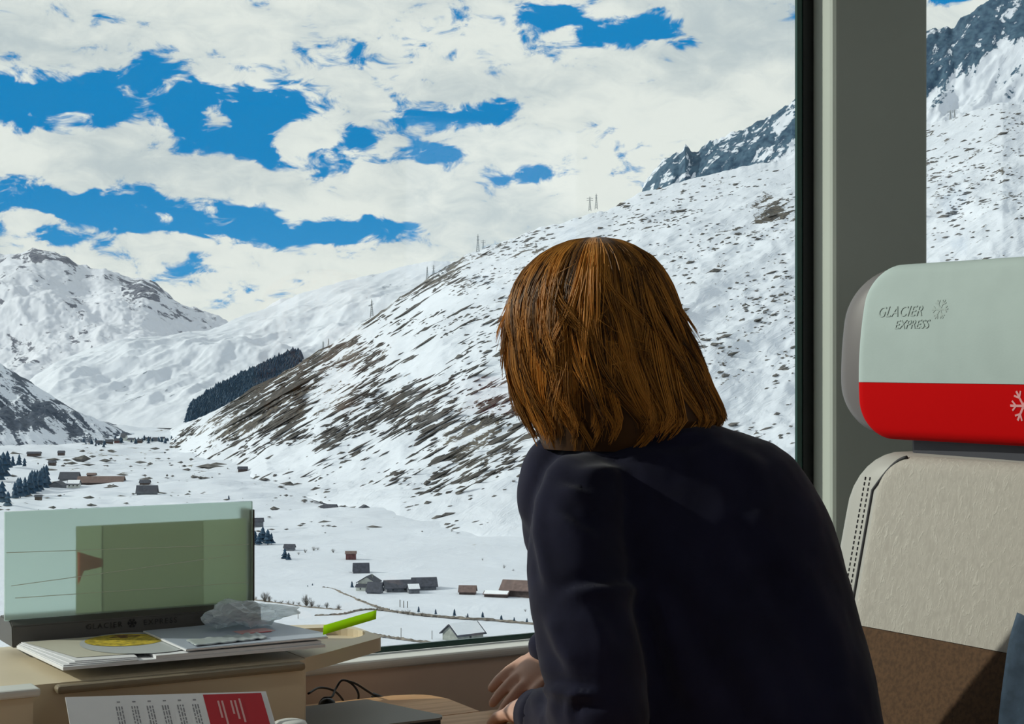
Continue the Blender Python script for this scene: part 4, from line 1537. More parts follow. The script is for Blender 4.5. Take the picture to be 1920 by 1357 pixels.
# lime strip
p0, p1 = V(606, 1192, 2.19), V(705, 1152, 2.27)
p0[2] = CZ + 0.021
mid = (p0 + p1) / 2
side = UP * 0.8 + FW * 0.6
side = side * 0.0068
vs, fs = [], []
path = smooth_path([p0, mid, p1], 6)
for p in path:
    vs += [p - side, p + side]
for i in range(len(path) - 1):
    fs.append((2 * i, 2 * i + 1, 2 * i + 3, 2 * i + 2))
o = pyobj('paper_strip', vs, fs, M['lime'], origin=p0)
md = o.modifiers.new('thick', 'SOLIDIFY')
md.thickness = 0.0006
tag(o, 'lime green paper strip sticking up from the brochure over the tray', 'paper strip')

# ---- leaning leaflet in front of the console
A = V(122, 1308, 1.945)
B = V(498, 1297, 2.050)
ex = (B - A)
wid = np.linalg.norm(ex)
ex = ex / wid
dn = np.array([0.10, -0.80, -0.60])
dn = dn - ex * (dn @ ex)
dn /= np.linalg.norm(dn)
nrm = np.cross(ex, dn)
nrm = nrm / np.linalg.norm(nrm)
if nrm[2] < 0:
    nrm = -nrm
hgt = (min(A[2], B[2]) - TZ - 0.004) / -dn[2]


def sheet_pt(u, v, off=0.0):
    return A + ex * u * wid + dn * v * hgt + nrm * off


def sheet_quad(bm, u0, u1, v0, v1, off):
    bm.faces.new([bm.verts.new(sheet_pt(u, v, off)) for u, v in ((u0, v0), (u1, v0), (u1, v1), (u0, v1))])


lo = sheet_pt(0.5, 0.9)
lroot = empty('leaflet', lo)
tag(lroot, 'white leaflet with red end panel leaning on the front of the console', 'leaflet')
bm = bmesh.new()
for off in (0.0, 0.0012):
    sheet_quad(bm, 0, 1, 0, 1, off)
f1, f2 = bm.faces[:] if hasattr(bm.faces, 'ensure_lookup_table') and (bm.faces.ensure_lookup_table() or True) else (None, None)
v1, v2 = list(f1.verts), list(f2.verts)
for i in range(4):
    bm.faces.new((v1[i], v1[(i + 1) % 4], v2[(i + 1) % 4], v2[i]))
obj('sheet', bm, M['paper'], lroot, origin=lo)
bm = bmesh.new()
sheet_quad(bm, 0.672, 0.972, 0.02, 0.97, 0.0016)
obj('red_panel', bm, M['print_red'], lroot, origin=lo)
bm = bmesh.new()
for c in range(6):                      # columns of turned text
    u = 0.23 + c * 0.075
    for r in range(3):
        uu = u + r * 0.013
        v = 0.13
        while v < 0.9:
            L = random.uniform(0.02, 0.06)
            sheet_quad(bm, uu, uu + 0.0065, v, v + L, 0.0016)
            v += L + 0.012
    sheet_quad(bm, u + 0.01, u + 0.026, 0.07, 0.085, 0.0016)
obj('printed_text', bm, M['ink'], lroot, origin=lo)
bm = bmesh.new()
for u, v0, v1 in ((0.735, 0.1, 0.30), (0.755, 0.1, 0.42), (0.80, 0.1, 0.26), (0.82, 0.1, 0.32), (0.845, 0.08, 0.36)):
    sheet_quad(bm, u, u + 0.010, v0, v1, 0.0019)
obj('white_text', bm, M['print_pink'], lroot, origin=lo)

# ---- white pot with domed lid
c = V(544, 1362, 2.03)
r = 0.019
base = np.array([c[0], c[1], TZ + 0.0012])
kroot = empty('lidded_pot', base)
tag(kroot, 'small white pot with domed lid between the leaflet and the notebook', 'pot')


def lathe(prof, n=28):
    bm = bmesh.new()
    rings = [[bm.verts.new((rr * math.cos(2 * math.pi * k / n), rr * math.sin(2 * math.pi * k / n), z)) for k in range(n)] for rr, z in prof]
    for a, b in zip(rings[:-1], rings[1:]):
        for k in range(n):
            bm.faces.new((a[k], a[(k + 1) % n], b[(k + 1) % n], b[k]))
    bm.faces.new(rings[0][::-1])
    bm.faces.new(rings[-1])
    return bm


top = 0.0535
obj('pot', lathe([(r * .8, 0), (r * .95, 0.004), (r, top - 0.014), (r, top - 0.010)]), M['white_plastic'], kroot, smooth=True)
obj('lid', lathe([(r * 1.06, top - 0.010), (r * 1.08, top - 0.006), (r * .98, top - 0.0025), (r * .7, top - 0.0006), (r * .3, top), (0.001, top)]), M['white_plastic'], kroot, smooth=True)

# ---- dark notebook
nroot = empty('notebook', (0.94, 2.05, TZ + 0.001))
no_ = (0.94, 2.05, TZ + 0.001)
tag(nroot, 'closed dark grey notebook lying on the table beside the console', 'notebook')
npts = rounded_poly([(0.868, 1.975), (1.035, 1.975), (1.043, 1.990), (1.002, 2.135), (0.868, 2.130)], [.004, .006, .006, .006, .004])
obj('pages', prism(bmesh.new(), [(x * 0.985 + 0.014, y * 0.985 + 0.031) for x, y in npts], TZ + 0.003, TZ + 0.013), M['device_edge'], nroot, origin=no_)
obj('cover', prism(bmesh.new(), npts, TZ + 0.0131, TZ + 0.016, 0.001), M['device'], nroot, origin=no_)
obj('cover_back', prism(bmesh.new(), npts, TZ + 0.0015, TZ + 0.003), M['device'], nroot, origin=no_)

# ---- black cable
kroot = empty('cable', (0.95, 2.18, TZ + 0.002))
ko = (0.95, 2.18, TZ + 0.002)
tag(kroot, 'loops of black charging cable behind the notebook', 'cable')
cp = [V(578, 1300, 2.36), V(600, 1289, 2.39), V(628, 1296, 2.41), V(645, 1318, 2.42), V(632, 1330, 2.41), V(600, 1325, 2.38), V(606, 1309, 2.38), V(622, 1306, 2.39), V(630, 1290, 2.41), V(642, 1275, 2.42), V(660, 1282, 2.43),
      V(672, 1300, 2.43), V(668, 1318, 2.43), V(650, 1325, 2.40), V(610, 1330, 2.37), V(585, 1328, 2.36)]
obj('cord', tube(bmesh.new(), smooth_path(cp, 8), 0.0016, 7), M['cable'], kroot, smooth=True, origin=ko)
cp = [V(650, 1276, 2.425), V(668, 1282, 2.43), V(690, 1296, 2.44), V(706, 1306, 2.45)]
obj('cord', tube(bmesh.new(), smooth_path(cp, 8), 0.0016, 7), M['cable'], kroot, smooth=True, origin=ko)
q = V(708, 1307, 2.45)
obj('plug', tube(bmesh.new(), [q - RT * 0.008 + UP * .004, q + RT * 0.008 - UP * .004], [0.004, 0.005], 10), M['cable'], kroot, smooth=True, origin=ko)
bm = ellipsoid(bmesh.new(), V(614, 1320, 2.36), (0.012, 0.010, 0.009), sub=2)
obj('cable_clip', bm, M['cable'], kroot, smooth=True, origin=ko)

# ================================================================== SEAT
sroot = empty('train_seat', (2.0, 1.6, 0.0))
so = (2.0, 1.6, 0.0)
tag(sroot, 'beige and brown train seat with pale grey and red headrest, behind the person', 'seat')
SY0, SY1 = 1.10, 2.022


def wing(y):
    # slight forward wrap towards both ends
    t = (y - (SY0 + SY1) / 2) / ((SY1 - SY0) / 2)
    return -0.012 * t * t


def back_front(y, z):
    t = (1.055 - z)
    return 1.838 - 0.235 * t - 0.05 * max(0, t - 0.35) ** 2 + wing(y)


def head_front(y, z):
    t = (z - 1.215) / 0.14
    return 1.828 + 0.018 * t * t + 0.01 * t + wing(y)


def pad(y0, y1, z0, z1, r, edge, front, thick, za=None, zb=None, ny=44, nz=34):
    """upholstered pad: rounded rectangle y0..y1 x z0..z1 with rolled edges, of which rows za..zb are built"""
    za = z0 if za is None else za
    zb = z1 if zb is None else zb
    bm = bmesh.new()
    cy, cz, hy, hz = (y0 + y1) / 2, (z0 + z1) / 2, (y1 - y0) / 2, (z1 - z0) / 2

    def spread(n):
        return [0.5 - 0.5 * math.cos(math.pi * k / n) for k in range(n + 1)]
    zs = [za + (zb - za) * t for t in spread(nz)]
    F, B = [], []
    for z in zs:
        over = max(0.0, abs(z - cz) - (hz - r))
        w = hy - (r - math.sqrt(max(0.0, r * r - over * over)))
        rf, rb = [], []
        for t in spread(ny):
            y = cy - w + 2 * w * t
            qy, qz = abs(y - cy) - (hy - r), abs(z - cz) - (hz - r)
            dist = -(min(max(qy, qz), 0.0) + math.hypot(max(qy, 0), max(qz, 0)) - r)
            k = 1 - min(max(dist, 0.0) / edge, 1.0)
            dx = edge * (1 - math.sqrt(max(0.0, 1 - k * k)))
            x = front(y, z)
            rf.append(bm.verts.new((x + dx, y, z)))
            rb.append(bm.verts.new((x + thick, y, z)))
        F.append(rf)
        B.append(rb)
    nr, nc = len(F), len(F[0])
    for i in range(nr - 1):
        for j in range(nc - 1):
            bm.faces.new((F[i][j], F[i][j + 1], F[i + 1][j + 1], F[i + 1][j]))
            bm.faces.new((B[i][j], B[i + 1][j], B[i + 1][j + 1], B[i][j + 1]))
        for j in (0, nc - 1):
            bm.faces.new((F[i][j], F[i + 1][j], B[i + 1][j], B[i][j]))
    for i in (0, nr - 1):
        for j in range(nc - 1):
            bm.faces.new((F[i][j], F[i][j + 1], B[i][j + 1], B[i][j]))
    bmesh.ops.remove_doubles(bm, verts=bm.verts, dist=1e-5)
    return bm


def pad_obj(name, bm, material, parent):
    for f in bm.faces:
        f.smooth = True
    # hard edge only where a pad is cut off flat
    o = obj(name, bm, material, parent, origin=so)
    o.data.set_sharp_from_angle(angle=math.radians(50))
    return o


pad_obj('backrest_upper', pad(SY0, SY1, 0.30, 1.056, 0.060, 0.020, back_front, 0.05, za=0.797), M['seat_beige'], sroot)
pad_obj('backrest_lower', pad(SY0, SY1, 0.30, 1.056, 0.060, 0.020, back_front, 0.05, za=0.44, zb=0.796), M['seat_brown'], sroot)
bord = lambda y, z: back_front(y, z) + 0.007
pad_obj('backrest_border', pad(SY0 - 0.07, SY1 + 0.070, 0.30, 1.060, 0.085, 0.030, bord, 0.12), M['leather'], sroot)
for dy in (0.014, 0.024):
    bm = bmesh.new()
    for k in range(66):
        z = 0.50 + k * 0.0083
        zz = z + 0.0050
        if zz > 1.022:
            continue
        y = SY1 + dy
        tube(bm, [(bord(y, z) - 0.0004, y, z), (bord(y, zz) - 0.0004, y, zz)], 0.0011, 5)
    obj('stitching', bm, M['stitch'], sroot, origin=so)
path = [(bord(SY1 + 0.004, z), SY1 + 0.004, z) for z in np.linspace(0.45, 1.0, 20)] + [(bord(SY1 + 0.004 - q, 1.0 + 0.052 * math.sin(q * 25)), SY1 + 0.004 - q, 1.0 + 0.054 * math.sin(q * 25)) for q in np.linspace(0.01, 0.06, 8)]
obj('piping', tube(bmesh.new(), path, 0.0026, 8), M['stitch'], sroot, smooth=True, origin=so)
# headrest: shell, cover, red band
HY1 = 2.060
hd = pad_obj('headrest', pad(SY0 - 0.05, HY1 + 0.068, 1.083, 1.350, 0.085, 0.035, lambda y, z: head_front(y, z) + 0.016, 0.11), M['shell'], sroot)
pad_obj('pale_cover', pad(SY0, HY1, 1.080, 1.352, 0.060, 0.016, head_front, 0.07, za=1.1685), M['cover_pale'], hd)
pad_obj('red_band', pad(SY0, HY1, 1.080, 1.352, 0.060, 0.016, head_front, 0.07, zb=1.168), M['cover_red'], hd)


def headrest_print(me, y, z, material, name, mat_rot=None):
    # lettering laid on the front of the headrest, reading from the window end to the aisle
    me.transform(Matrix(((0, 0, -1, 0), (-1, 0, 0, 0), (0, 1, 0, 0), (0, 0, 0, 1))))
    for v in me.vertices:
        yy, zz = y + v.co.y, z + v.co.z
        v.co = Vector((head_front(yy, zz) - 0.0006 + v.co.x - so[0], yy - so[1], zz - so[2]))
    link(name, me, material, hd)


headrest_print(text_mesh('GLACIER', 0.023, 0.0005, 'CENTER', shear=0.25, space=1.05), 1.972, 1.270, M['cover_emboss'], 'embossed_lettering')
headrest_print(text_mesh('EXPRESS', 0.019, 0.0005, 'CENTER', shear=0.25, space=1.0), 1.944, 1.251, M['cover_emboss'], 'embossed_lettering')
bm = snowflake(bmesh.new(), 0.016, 0.0025)
me = bpy.data.meshes.new('flake')
bm.to_mesh(me)
bm.free()
headrest_print(me, 1.890, 1.279, M['cover_emboss'], 'embossed_snowflake')
bm = snowflake(bmesh.new(), 0.024, 0.0035)
me = bpy.data.meshes.new('flake')
bm.to_mesh(me)
bm.free()
headrest_print(me, 1.722, 1.138, M['flake'], 'printed_snowflake')
obj('headrest_bracket', newbox(1.862, 1.93, SY0 + 0.03, SY1 - 0.035, 1.00, 1.12, 0.008), M['neck'], sroot, origin=so)
# cushion, armrest and pedestal
bm = newbox(1.24, 1.76, SY0, SY1, 0.33, 0.45, 0.04, 4)
obj('seat_cushion', bm, M['seat_brown'], sroot, smooth=True, origin=so)
obj('pedestal', newbox(1.38, 1.80, SY0 + 0.15, SY1 - 0.15, 0.0, 0.33, 0.02), M['neck'], sroot, origin=so)
obj('armrest', newbox(1.42, 1.80, 1.545, 1.60, 0.455, 0.64, 0.02, 3), M['leather'], sroot, smooth=True, origin=so)

# blue-grey cloth hanging at the right edge
pts = []
for px, py in ((1916, 1150), (1904, 1200), (1896, 1260), (1887, 1330), (1880, 1400), (1876, 1480), (1874, 1600)):
    dx_ = 0.5 + RT[0] * (px - 960) / FPX
    d_ = 2.3
    for _ in range(6):                    # rest on the seat back
        p = V(px, py, d_)
        d_ = (back_front(p[1], p[2]) - 0.012) / dx_
    pts.append(V(px, py, d_))
path = smooth_path(pts, 5)
vs, fs = [], []
nx = 16
for i, p in enumerate(path):
    for k in range(nx + 1):
        u = k / nx
        vs.append(p + np.array([-0.006 * abs(math.sin(u * 9 + i * 0.1)) - 0.002, -0.13 * u, -0.015 * u]))
for i in range(len(path) - 1):
    for k in range(nx):
        a = i * (nx + 1) + k
        fs.append((a, a + 1, a + nx + 2, a + nx + 1))
o = pyobj('draped_cloth', vs, fs, M['denim'], origin=path[-1])
md = o.modifiers.new('thick', 'SOLIDIFY')
md.thickness = 0.006
tag(o, 'blue-grey cloth hanging at the right edge in front of the seat', 'cloth')

# ================================================================== PERSON
DEN = 2.22


def ring_solid(bm, rows, n=40, cap=True, power=2.0):
    """rows: (py, px_left, px_right, depth, half thickness m) -> closed solid of horizontal super-ellipses"""
    rings = []
    for (py, xl, xr, d, th) in rows:
        c = V((xl + xr) / 2, py, d)
        a = (xr - xl) / 2 * d / FPX
        ring = []
        for k in range(n):
            t = 2 * math.pi * k / n
            ct, st = math.cos(t), math.sin(t)
            e = 2.0 / power
            ring.append(bm.verts.new(c + RT * a * math.copysign(abs(ct) ** e, ct) + FW * th * math.copysign(abs(st) ** e, st)))
        rings.append(ring)
    for a, b in zip(rings[:-1], rings[1:]):
        for k in range(n):
            bm.faces.new((a[k], a[(k + 1) % n], b[(k + 1) % n], b[k]))
    bm.faces.new(rings[0])
    bm.faces.new(rings[-1][::-1])
    return bm


person = empty('person', V(1480, 1480, 2.2) * np.array([1, 1, 0]))
pe = np.array(person.location)
tag(person, 'person in navy sweatshirt with auburn bobbed hair leaning on the table, facing the window', 'person')

# joints
Lsh = V(1105, 930, 2.17)      # left shoulder, nearer to the camera
Lel = V(1125, 1352, 2.06)
Lwr = V(1036, 1337, 2.16)
Rsh = V(1420, 900, 2.27)
Rel = V(1215, 1290, 2.50)
Rwr = V(1078, 1212, 2.40)
neck0 = V(1215, 850, 2.255)
headc = V(1135, 650, 2.27)
pelv = V(1480, 1560, 2.18)
LhT = V(948, 1318, 2.27)
RhT = V(934, 1299, 2.325)

# head frame: facing away from the camera, to the left
fz = math.radians(118)
hf = RT * math.cos(fz) + FW * math.sin(fz)      # facing
hr = RT * math.sin(fz) - FW * math.cos(fz)      # the person's right... axis across the face
H3 = Matrix((Vector(hr), Vector(hf), Vector(UP))).transposed()


def hp(x, y, z):
    return headc + hr * x + hf * y + UP * z


body = bmesh.new()
ellipsoid(body, hp(0, -0.012, 0.035), (0.076, 0.094, 0.098), H3)
ellipsoid(body, hp(0, 0.018, -0.035), (0.062, 0.072, 0.092), H3)
ellipsoid(body, hp(0, 0.062, -0.100), (0.026, 0.022, 0.020), H3)           # chin
ellipsoid(body, hp(0, 0.094, -0.022), (0.013, 0.018, 0.026), H3, 2)        # nose
ellipsoid(body, hp(0, 0.103, -0.036), (0.017, 0.014, 0.010), H3, 2)
ellipsoid(body, hp(0, 0.080, 0.030), (0.050, 0.014, 0.011), H3, 2)         # brow
ellipsoid(body, hp(0, 0.083, -0.062), (0.024, 0.010, 0.006), H3, 2)        # lips
ellipsoid(body, hp(0, 0.081, -0.073), (0.021, 0.010, 0.006), H3, 2)
for s in (-1, 1):
    ellipsoid(body, hp(s * 0.040, 0.062, -0.030), (0.022, 0.022, 0.022), H3, 2)   # cheeks
    ellipsoid(body, hp(s * 0.031, 0.072, 0.004), (0.013, 0.012, 0.010), H3, 2)    # eyes
    ellipsoid(body, hp(s * 0.077, -0.006, -0.010), (0.010, 0.020, 0.031), H3, 2)  # ears
capsule(body, hp(0, -0.025, -0.05), neck0, 0.056, 0.062)
capsule(body, neck0, (Lsh + Rsh) / 2 - UP * 0.03 + FW * 0.03, 0.058, 0.075)
capsule(body, Lsh + FW * 0.035 - UP * 0.02, Rsh + FW * 0.02 - UP * 0.02, 0.042, 0.042)
capsule(body, (Lsh + Rsh) / 2 - UP * 0.06 + FW * 0.035, pelv, 0.085, 0.11)
capsule(body, Lsh + FW * 0.03 - UP * 0.02, Lel, 0.036, 0.034)
capsule(body, Lel, Lwr, 0.038, 0.027)
capsule(body, Rsh, Rel, 0.046, 0.038)
capsule(body, Rel, Rwr, 0.038, 0.027)
knee_l = np.array([1.12, 1.62, 0.50])
knee_r = np.array([1.10, 1.86, 0.50])
ank_l = np.array([1.22, 1.60, 0.10])
ank_r = np.array([1.20, 1.88, 0.10])
hip = np.array([pelv[0], pelv[1], 0.53])
for kn, an in ((knee_l, ank_l), (knee_r, ank_r)):
    capsule(body, hip, kn, 0.085, 0.055)
    capsule(body, kn, an, 0.052, 0.036)


def hand(bm, wr, tip, palm_n, flip, curl=1.0, spread=1.0):
    """palm, four fingers and a thumb; palm_n points out of the back of the hand"""
    f = tip - wr
    L = np.linalg.norm(f)
    f = f / L
    n = palm_n - f * (palm_n @ f)
    n /= np.linalg.norm(n)
    s = np.cross(f, n) * flip
    P3 = Matrix((Vector(s), Vector(f), Vector(n))).transposed()
    pc = wr + f * 0.050
    ellipsoid(bm, pc, (0.038, 0.050, 0.0155), P3)
    capsule(bm, wr - f * 0.02, wr + f * 0.03, 0.024, 0.021)
    for k, (off, ln) in enumerate(((-0.029, 0.062), (-0.0105, 0.074), (0.0085, 0.080), (0.0275, 0.072))):
        b = wr + f * (0.078 - 0.006 * abs(k - 1.7)) + s * off
        d = f + s * (off * 4.0 * spread) - n * 0.05
        d /= np.linalg.norm(d)
        p = b
        rads = (0.0092, 0.0086, 0.0080, 0.0068)
        seg = (0.45, 0.30, 0.25)
        for q in range(3):
            d = d - n * (0.16, 0.34, 0.36)[q] * curl * (1 + 0.12 * k)
            d /= np.linalg.norm(d)
            p2 = p + d * ln * seg[q]
            capsule(bm, p, p2, rads[q], rads[q + 1], 10, 3)
            p = p2
    b = wr + f * 0.030 + s * 0.030
    d1 = f * 0.65 + s * 0.75 - n * 0.2
    d1 /= np.linalg.norm(d1)
    m = b + d1 * 0.036
    d2 = f * 0.95 + s * 0.25 - n * 0.15
    d2 /= np.linalg.norm(d2)
    capsule(bm, b - d1 * 0.01, m, 0.0135, 0.0105, 10, 3)
    capsule(bm, m, m + d2 * 0.030, 0.0100, 0.0075, 10, 3)


hand(body, Lwr, LhT, UP * 1.0 - FW * 0.45, 1, curl=1.1)
hand(body, Rwr, RhT, UP * 0.9 - FW * 0.3, -1, curl=0.55)
me = remesh(body, 0.0036, 3)
me.name = 'body'
me.transform(Matrix.Translation(-Vector(pe)))
link('body', me, M['skin'], person)

# sweatshirt
sw = bmesh.new()
rows = [(776, 1130, 1300, 2.262, 0.070), (792, 1098, 1332, 2.262, 0.082), (806, 1070, 1392, 2.262, 0.092), (826, 1052, 1446, 2.262, 0.104), (860, 1040, 1488, 2.262, 0.118), (905, 1035, 1519, 2.26, 0.128),
        (960, 1042, 1550, 2.252, 0.135), (1020, 1050, 1572, 2.245, 0.138), (1090, 1060, 1590, 2.235, 0.140), (1170, 1075, 1608, 2.22, 0.142), (1260, 1100, 1637, 2.205, 0.145), (1357, 1140, 1655, 2.19, 0.15), (1450, 1200, 1672, 2.18, 0.155), (1540, 1240, 1690, 2.175, 0.16), (1600, 1260, 1690, 2.175, 0.155)]
ring_solid(sw, rows, 44, power=2.3)
# near (left) sleeve
sp = [V(1140, 898, 2.20), V(1094, 938, 2.168), V(1078, 1010, 2.145), V(1085, 1090, 2.125), V(1098, 1170, 2.10), V(1112, 1250, 2.08), V(1120, 1320, 2.07), V(1112, 1362, 2.075)]
path = smooth_path(sp, 4)
tube(sw, path, np.interp(np.linspace(0, 1, len(path)), [0, .12, .4, .6, 1], [.044, .060, .066, .066, .060]), 20)
fp = [V(1128, 1348, 2.065), V(1085, 1354, 2.10), V(1048, 1346, 2.14), V(1016, 1341, 2.17)]
path = smooth_path(fp, 5)
tube(sw, path, np.interp(np.linspace(0, 1, len(path)), [0, .3, .7, 1], [.060, .052, .043, .036]), 20)
ellipsoid(sw, V(1124, 1340, 2.062), (0.062, 0.062, 0.060))
# far (right) sleeve resting behind
fp = [V(1240, 1180, 2.42), V(1200, 1280, 2.47), V(1120, 1262, 2.44), V(1050, 1236, 2.40), V(1018, 1226, 2.385)]
path = smooth_path(fp, 5)
tube(sw, path, np.interp(np.linspace(0, 1, len(path)), [0, .4, .8, 1], [.07, .058, .046, .034]), 20)
capsule(sw, V(1380, 950, 2.33), V(1240, 1180, 2.42), 0.075, 0.07)
# chest and hood bulging out on the far left side
ellipsoid(sw, V(1052, 925, 2.275), (0.060, 0.060, 0.085))
ellipsoid(sw, V(1048, 985, 2.29), (0.050, 0.060, 0.075))
ellipsoid(sw, V(1085, 888, 2.26), (0.062, 0.06, 0.042))
capsule(sw, V(1060, 1060, 2.30), V(1075, 1180, 2.33), 0.045, 0.052)
ellipsoid(sw, V(1030, 1212, 2.375), (0.030, 0.035, 0.030))
me = remesh(sw, 0.0062, 9)
co_, no__ = mesh_arrays(me)
rel = co_ - CAM
dd = rel @ FW
SPX = 960 + (rel @ RT) / dd * FPX
SPY = 678.5 - rel[:, 2] / dd * FPX
front = (no__ @ FW) < 0.35
disp = np.zeros(len(co_))


def fold(pts, w, amp):
    """a cloth fold running along a line on the sweatshirt: ridge on one side, groove on the other, dying out at its ends"""
    global disp
    pts = np.array(pts, float)
    best = np.full(len(co_), 1e9)
    sgn = np.zeros(len(co_))
    pos = np.zeros(len(co_))
    s0 = 0.0
    for a, b in zip(pts[:-1], pts[1:]):
        ab = b - a
        L = math.sqrt(ab @ ab)
        t = np.clip(((SPX - a[0]) * ab[0] + (SPY - a[1]) * ab[1]) / (L * L), 0, 1)
        dx = SPX - (a[0] + t * ab[0])
        dy = SPY - (a[1] + t * ab[1])
        dist = np.hypot(dx, dy)
        upd = dist < best
        best = np.where(upd, dist, best)
        sgn = np.where(upd, np.sign(dx * ab[1] - dy * ab[0]), sgn)
        pos = np.where(upd, s0 + t * L, pos)
        s0 += L
    fade = np.clip(pos / 35, 0, 1) * np.clip((s0 - pos) / 35, 0, 1)
    x = sgn * best / w
    disp += np.where(front, amp * fade * x * np.exp(0.5 - 0.5 * x * x), 0)


fold([(1068, 835), (1025, 880), (1002, 935), (998, 1000), (1012, 1070), (1026, 1112)], 11, 0.0050)
fold([(1045, 1114), (1075, 1102), (1110, 1096), (1160, 1094), (1215, 1096)], 12, -0.0045)
fold([(1024, 1145), (1022, 1170), (1040, 1220), (1075, 1270)], 14, 0.005)
fold([(1040, 905), (1080, 912), (1118, 930)], 10, -0.0045)
fold([(1035, 950), (1090, 985), (1135, 1010)], 13, -0.0045)
fold([(1070, 880), (1130, 870), (1185, 880)], 14, -0.005)
fold([(1100, 1130), (1135, 1170), (1160, 1230)], 16, -0.0035)
fold([(1005, 1292), (1040, 1285), (1080, 1292), (1120, 1300)], 9, -0.0055)
fold([(1008, 1340), (1010, 1310), (1030, 1290)], 8, 0.005)
fold([(1050, 1357), (1045, 1325), (1060, 1300)], 9, 0.005)
fold([(1080, 1360), (1070, 1330), (1085, 1310), (1140, 1315)], 9, 0.005)
fold([(1250, 1060), (1330, 1180), (1400, 1300), (1440, 1380)], 26, 0.005)
fold([(1380, 960), (1450, 1050), (1530, 1180), (1570, 1300)], 26, 0.0045)
fold([(1210, 1100), (1240, 1200), (1290, 1340)], 22, 0.006)
fold([(1330, 820), (1400, 845), (1450, 880)], 18, -0.003)
fold([(1110, 830), (1180, 822), (1260, 826), (1330, 815)], 10, 0.004)
q = np.stack([(co_ @ RT) / 0.07, (co_ @ FW) / 0.07, co_[:, 2] / 0.11], -1)
disp += 0.0035 * fbm(q, 3)
co2 = co_ + no__ * disp[:, None] - pe
me.vertices.foreach_set('co', co2.reshape(-1).astype(np.float32))
me.update()
me.name = 'sweatshirt'
link('sweatshirt', me, M['sweat'], person)

# ribbed cuff of the near sleeve
bm = tube(bmesh.new(), [V(1030, 1343, 2.155), V(1002, 1338, 2.186)], [0.036, 0.032], 28)
obj('cuff', bm, M['sweat'], person, smooth=True, origin=pe)

# trousers and shoes
tr = bmesh.new()
ellipsoid(tr, (pelv[0], pelv[1], 0.56), (0.17, 0.17, 0.115))
for kn, an in ((knee_l, ank_l), (knee_r, ank_r)):
    capsule(tr, hip, kn, 0.098, 0.072)
    capsule(tr, kn, an, 0.068, 0.055)
me = remesh(tr, 0.010, 4)
me.name = 'trousers'
me.transform(Matrix.Translation(-Vector(pe)))
link('trousers', me, M['trouser'], person)
for an in (ank_l, ank_r):
    bm = bmesh.new()
    ellipsoid(bm, (an[0] - 0.06, an[1], 0.045), (0.125, 0.046, 0.043))
    ellipsoid(bm, (an[0] + 0.01, an[1], 0.075), (0.055, 0.045, 0.05))
    me = remesh(bm, 0.008, 3)
    me.name = 'shoe'
    me.transform(Matrix.Translation(-Vector(pe)))
    link('shoe', me, M['shoe'], person)

# ---- hair: cap of locks growing from the crown over a bobbed volume
HR = [(447, 1095, 1140, 2.262, 0.018), (452, 1066, 1168, 2.262, 0.045), (462, 1040, 1192, 2.262, 0.066), (480, 1012, 1220, 2.262, 0.086), (505, 988, 1241, 2.262, 0.102), (535, 969, 1256, 2.262, 0.113),
      (570, 955, 1270, 2.262, 0.120), (610, 949, 1288, 2.262, 0.124), (650, 948, 1305, 2.262, 0.125), (690, 950, 1322, 2.262, 0.124), (725, 957, 1336, 2.26, 0.121), (755, 968, 1349, 2.26, 0.117), (785, 985, 1358, 2.258, 0.111), (812, 1000, 1330, 2.257, 0.103), (840, 1012, 1290, 2.257, 0.092)]
HA = np.array(HR, float)
arc = np.concatenate([[0], np.cumsum(np.hypot(np.diff(HA[:, 0]), np.diff(HA[:, 2] - HA[:, 1]) / 2))])
arc /= arc[-1]
FACE = math.radians(118)


HT = []
for _t in np.linspace(0, 1, 1200):
    _py, _xl, _xr, _d, _th = [np.interp(_t, arc, HA[:, k]) for k in range(5)]
    HT.append((V((_xl + _xr) / 2, _py, _d), (_xr - _xl) / 2 * _d / FPX, _th))


def hair_pt(theta, t, r=1.0):
    row = HT[min(1199, max(0, int(t * 1199 + 0.5)))]
    c, a, th = row
    da = (theta - FACE + math.pi) % (2 * math.pi) - math.pi
    low = min(1.0, max(0.0, (t - 0.36) / 0.10))
    face = max(0.0, 1 - (abs(da) / math.radians(52)) ** 4) * low
    k = r * (1 - 0.42 * face)
    return c + (RT * a * math.cos(theta) + FW * th * math.sin(theta)) * k


nth, nt = 96, 60
Pg = np.empty((nth, nt, 3))
for i in range(nth):
    for j in range(nt):
        Pg[i, j] = hair_pt(2 * math.pi * i / nth, j / (nt - 1), 0.955)
hair = grid_obj('hair', Pg - pe, M['hair'], {'tone': np.full((nth, nt), 0.06)}, person, wrap=True)

sv, sf, stone = [], [], []


def strand(path, r0, r1, tone):
    n = len(path)
    k0 = len(sv)
    for i in range(n):
        t = path[min(i + 1, n - 1)] - path[max(i - 1, 0)]
        t = t / (np.linalg.norm(t) + 1e-9)
        a = np.cross(t, FW)
        a = a / (np.linalg.norm(a) + 1e-9)
        b = np.cross(t, a)
        r = r0 + (r1 - r0) * (i / (n - 1)) ** 2
        for k in range(3):
            q = 2.094 * k + 0.5
            sv.append(path[i] + r * (a * math.cos(q) + b * math.sin(q)))
            stone.append(tone * (0.55 + 0.45 * min(1.0, i / (n * 0.4))))
    for i in range(n - 1):
        for k in range(3):
            a0 = k0 + i * 3 + k
            b0 = k0 + i * 3 + (k + 1) % 3
            sf.append((a0, b0, b0 + 3, a0 + 3))


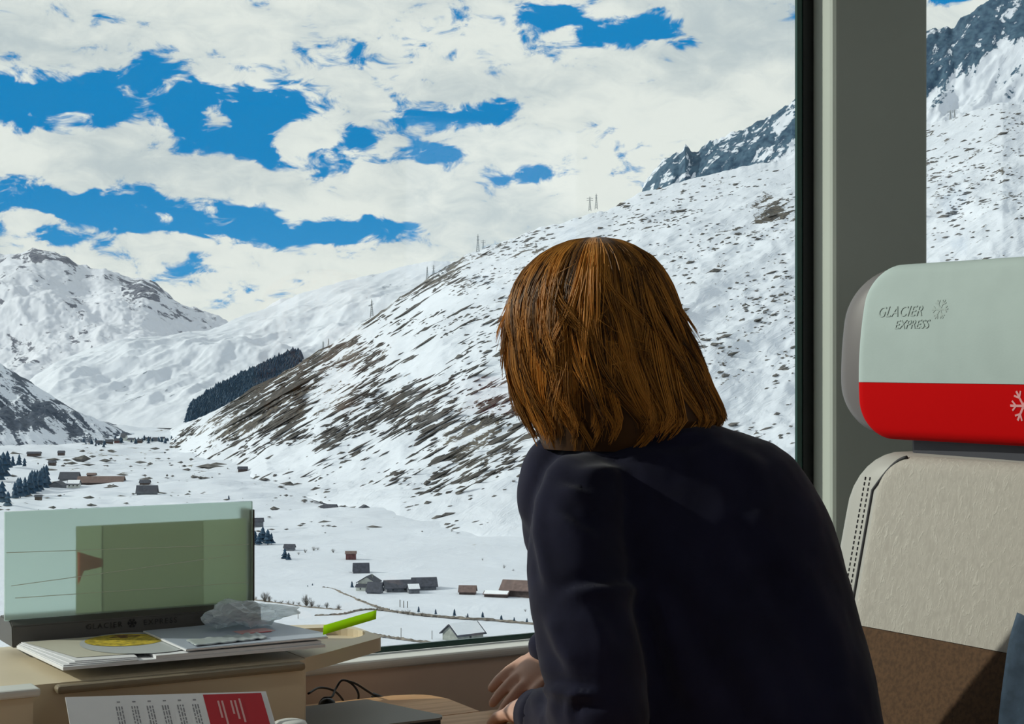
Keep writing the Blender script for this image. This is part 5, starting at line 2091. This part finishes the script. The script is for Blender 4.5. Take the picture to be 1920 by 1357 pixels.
NS = 15
for cl in range(420):
    th = random.uniform(0, 2 * math.pi)
    da = (th - FACE + math.pi) % (2 * math.pi) - math.pi
    layer = random.random()
    if layer < 0.30:
        t0, t1 = random.uniform(0.0, 0.05), random.uniform(0.50, 0.66)
    elif layer < 0.80:
        t0, t1 = random.uniform(0.0, 0.25), random.uniform(0.78, 0.97)
    else:
        t0, t1 = random.uniform(0.30, 0.5), random.uniform(0.90, 1.0)
    if abs(da) < math.radians(48):
        t1 = random.uniform(0.36, 0.44)
    tone_c = 0.15 + 0.8 * random.random() ** 1.2
    ph, wa = random.uniform(0, 6.28), random.uniform(0.02, 0.11)
    lift = random.uniform(-0.02, 0.035) + (0.030 if layer < 0.30 else 0)
    bend = random.gauss(0, 0.22)
    flick = random.gauss(0.02, 0.045)
    for s in range(17):
        dth = random.gauss(0, 0.055)
        dr = random.gauss(0, 0.012)
        te = t1 + random.gauss(0, 0.02)
        tone = min(1, max(0.02, tone_c + random.gauss(0, 0.14)))
        path = []
        for i in range(NS):
            u = i / (NS - 1)
            t = t0 + (te - t0) * u
            conv = 1 - 0.72 * u ** 1.5
            theta = th + dth * conv + bend * u * u + wa * math.sin(5.5 * u + ph) * u
            r = 0.965 + lift * min(1, u * 3) + dr * conv + flick * max(0, u - 0.75) * 4 + 0.014 * math.sin(8 * u + ph)
            path.append(hair_pt(theta, min(t, 1.0), r))
        strand(path, 0.00085, 0.00022, tone)
# a few flyaway hairs
for k in range(60):
    th = random.uniform(0, 2 * math.pi)
    t0 = random.uniform(0.0, 0.4)
    path = [hair_pt(th + 0.1 * random.random() * i, min(1, t0 + 0.045 * i), 1.0 + 0.012 * i * random.random()) for i in range(9)]
    strand(path, 0.0004, 0.0002, 0.8)
me = bpy.data.meshes.new('locks')
me.from_pydata([tuple(v) for v in (np.array(sv) - pe)], [], sf)
me.polygons.foreach_set('use_smooth', [True] * len(me.polygons))
at = me.attributes.new('tone', 'FLOAT', 'POINT')
at.data.foreach_set('value', np.array(stone, dtype=np.float32))
lk = link('locks', me, M['hair'], hair)
lk['kind'] = 'stuff'
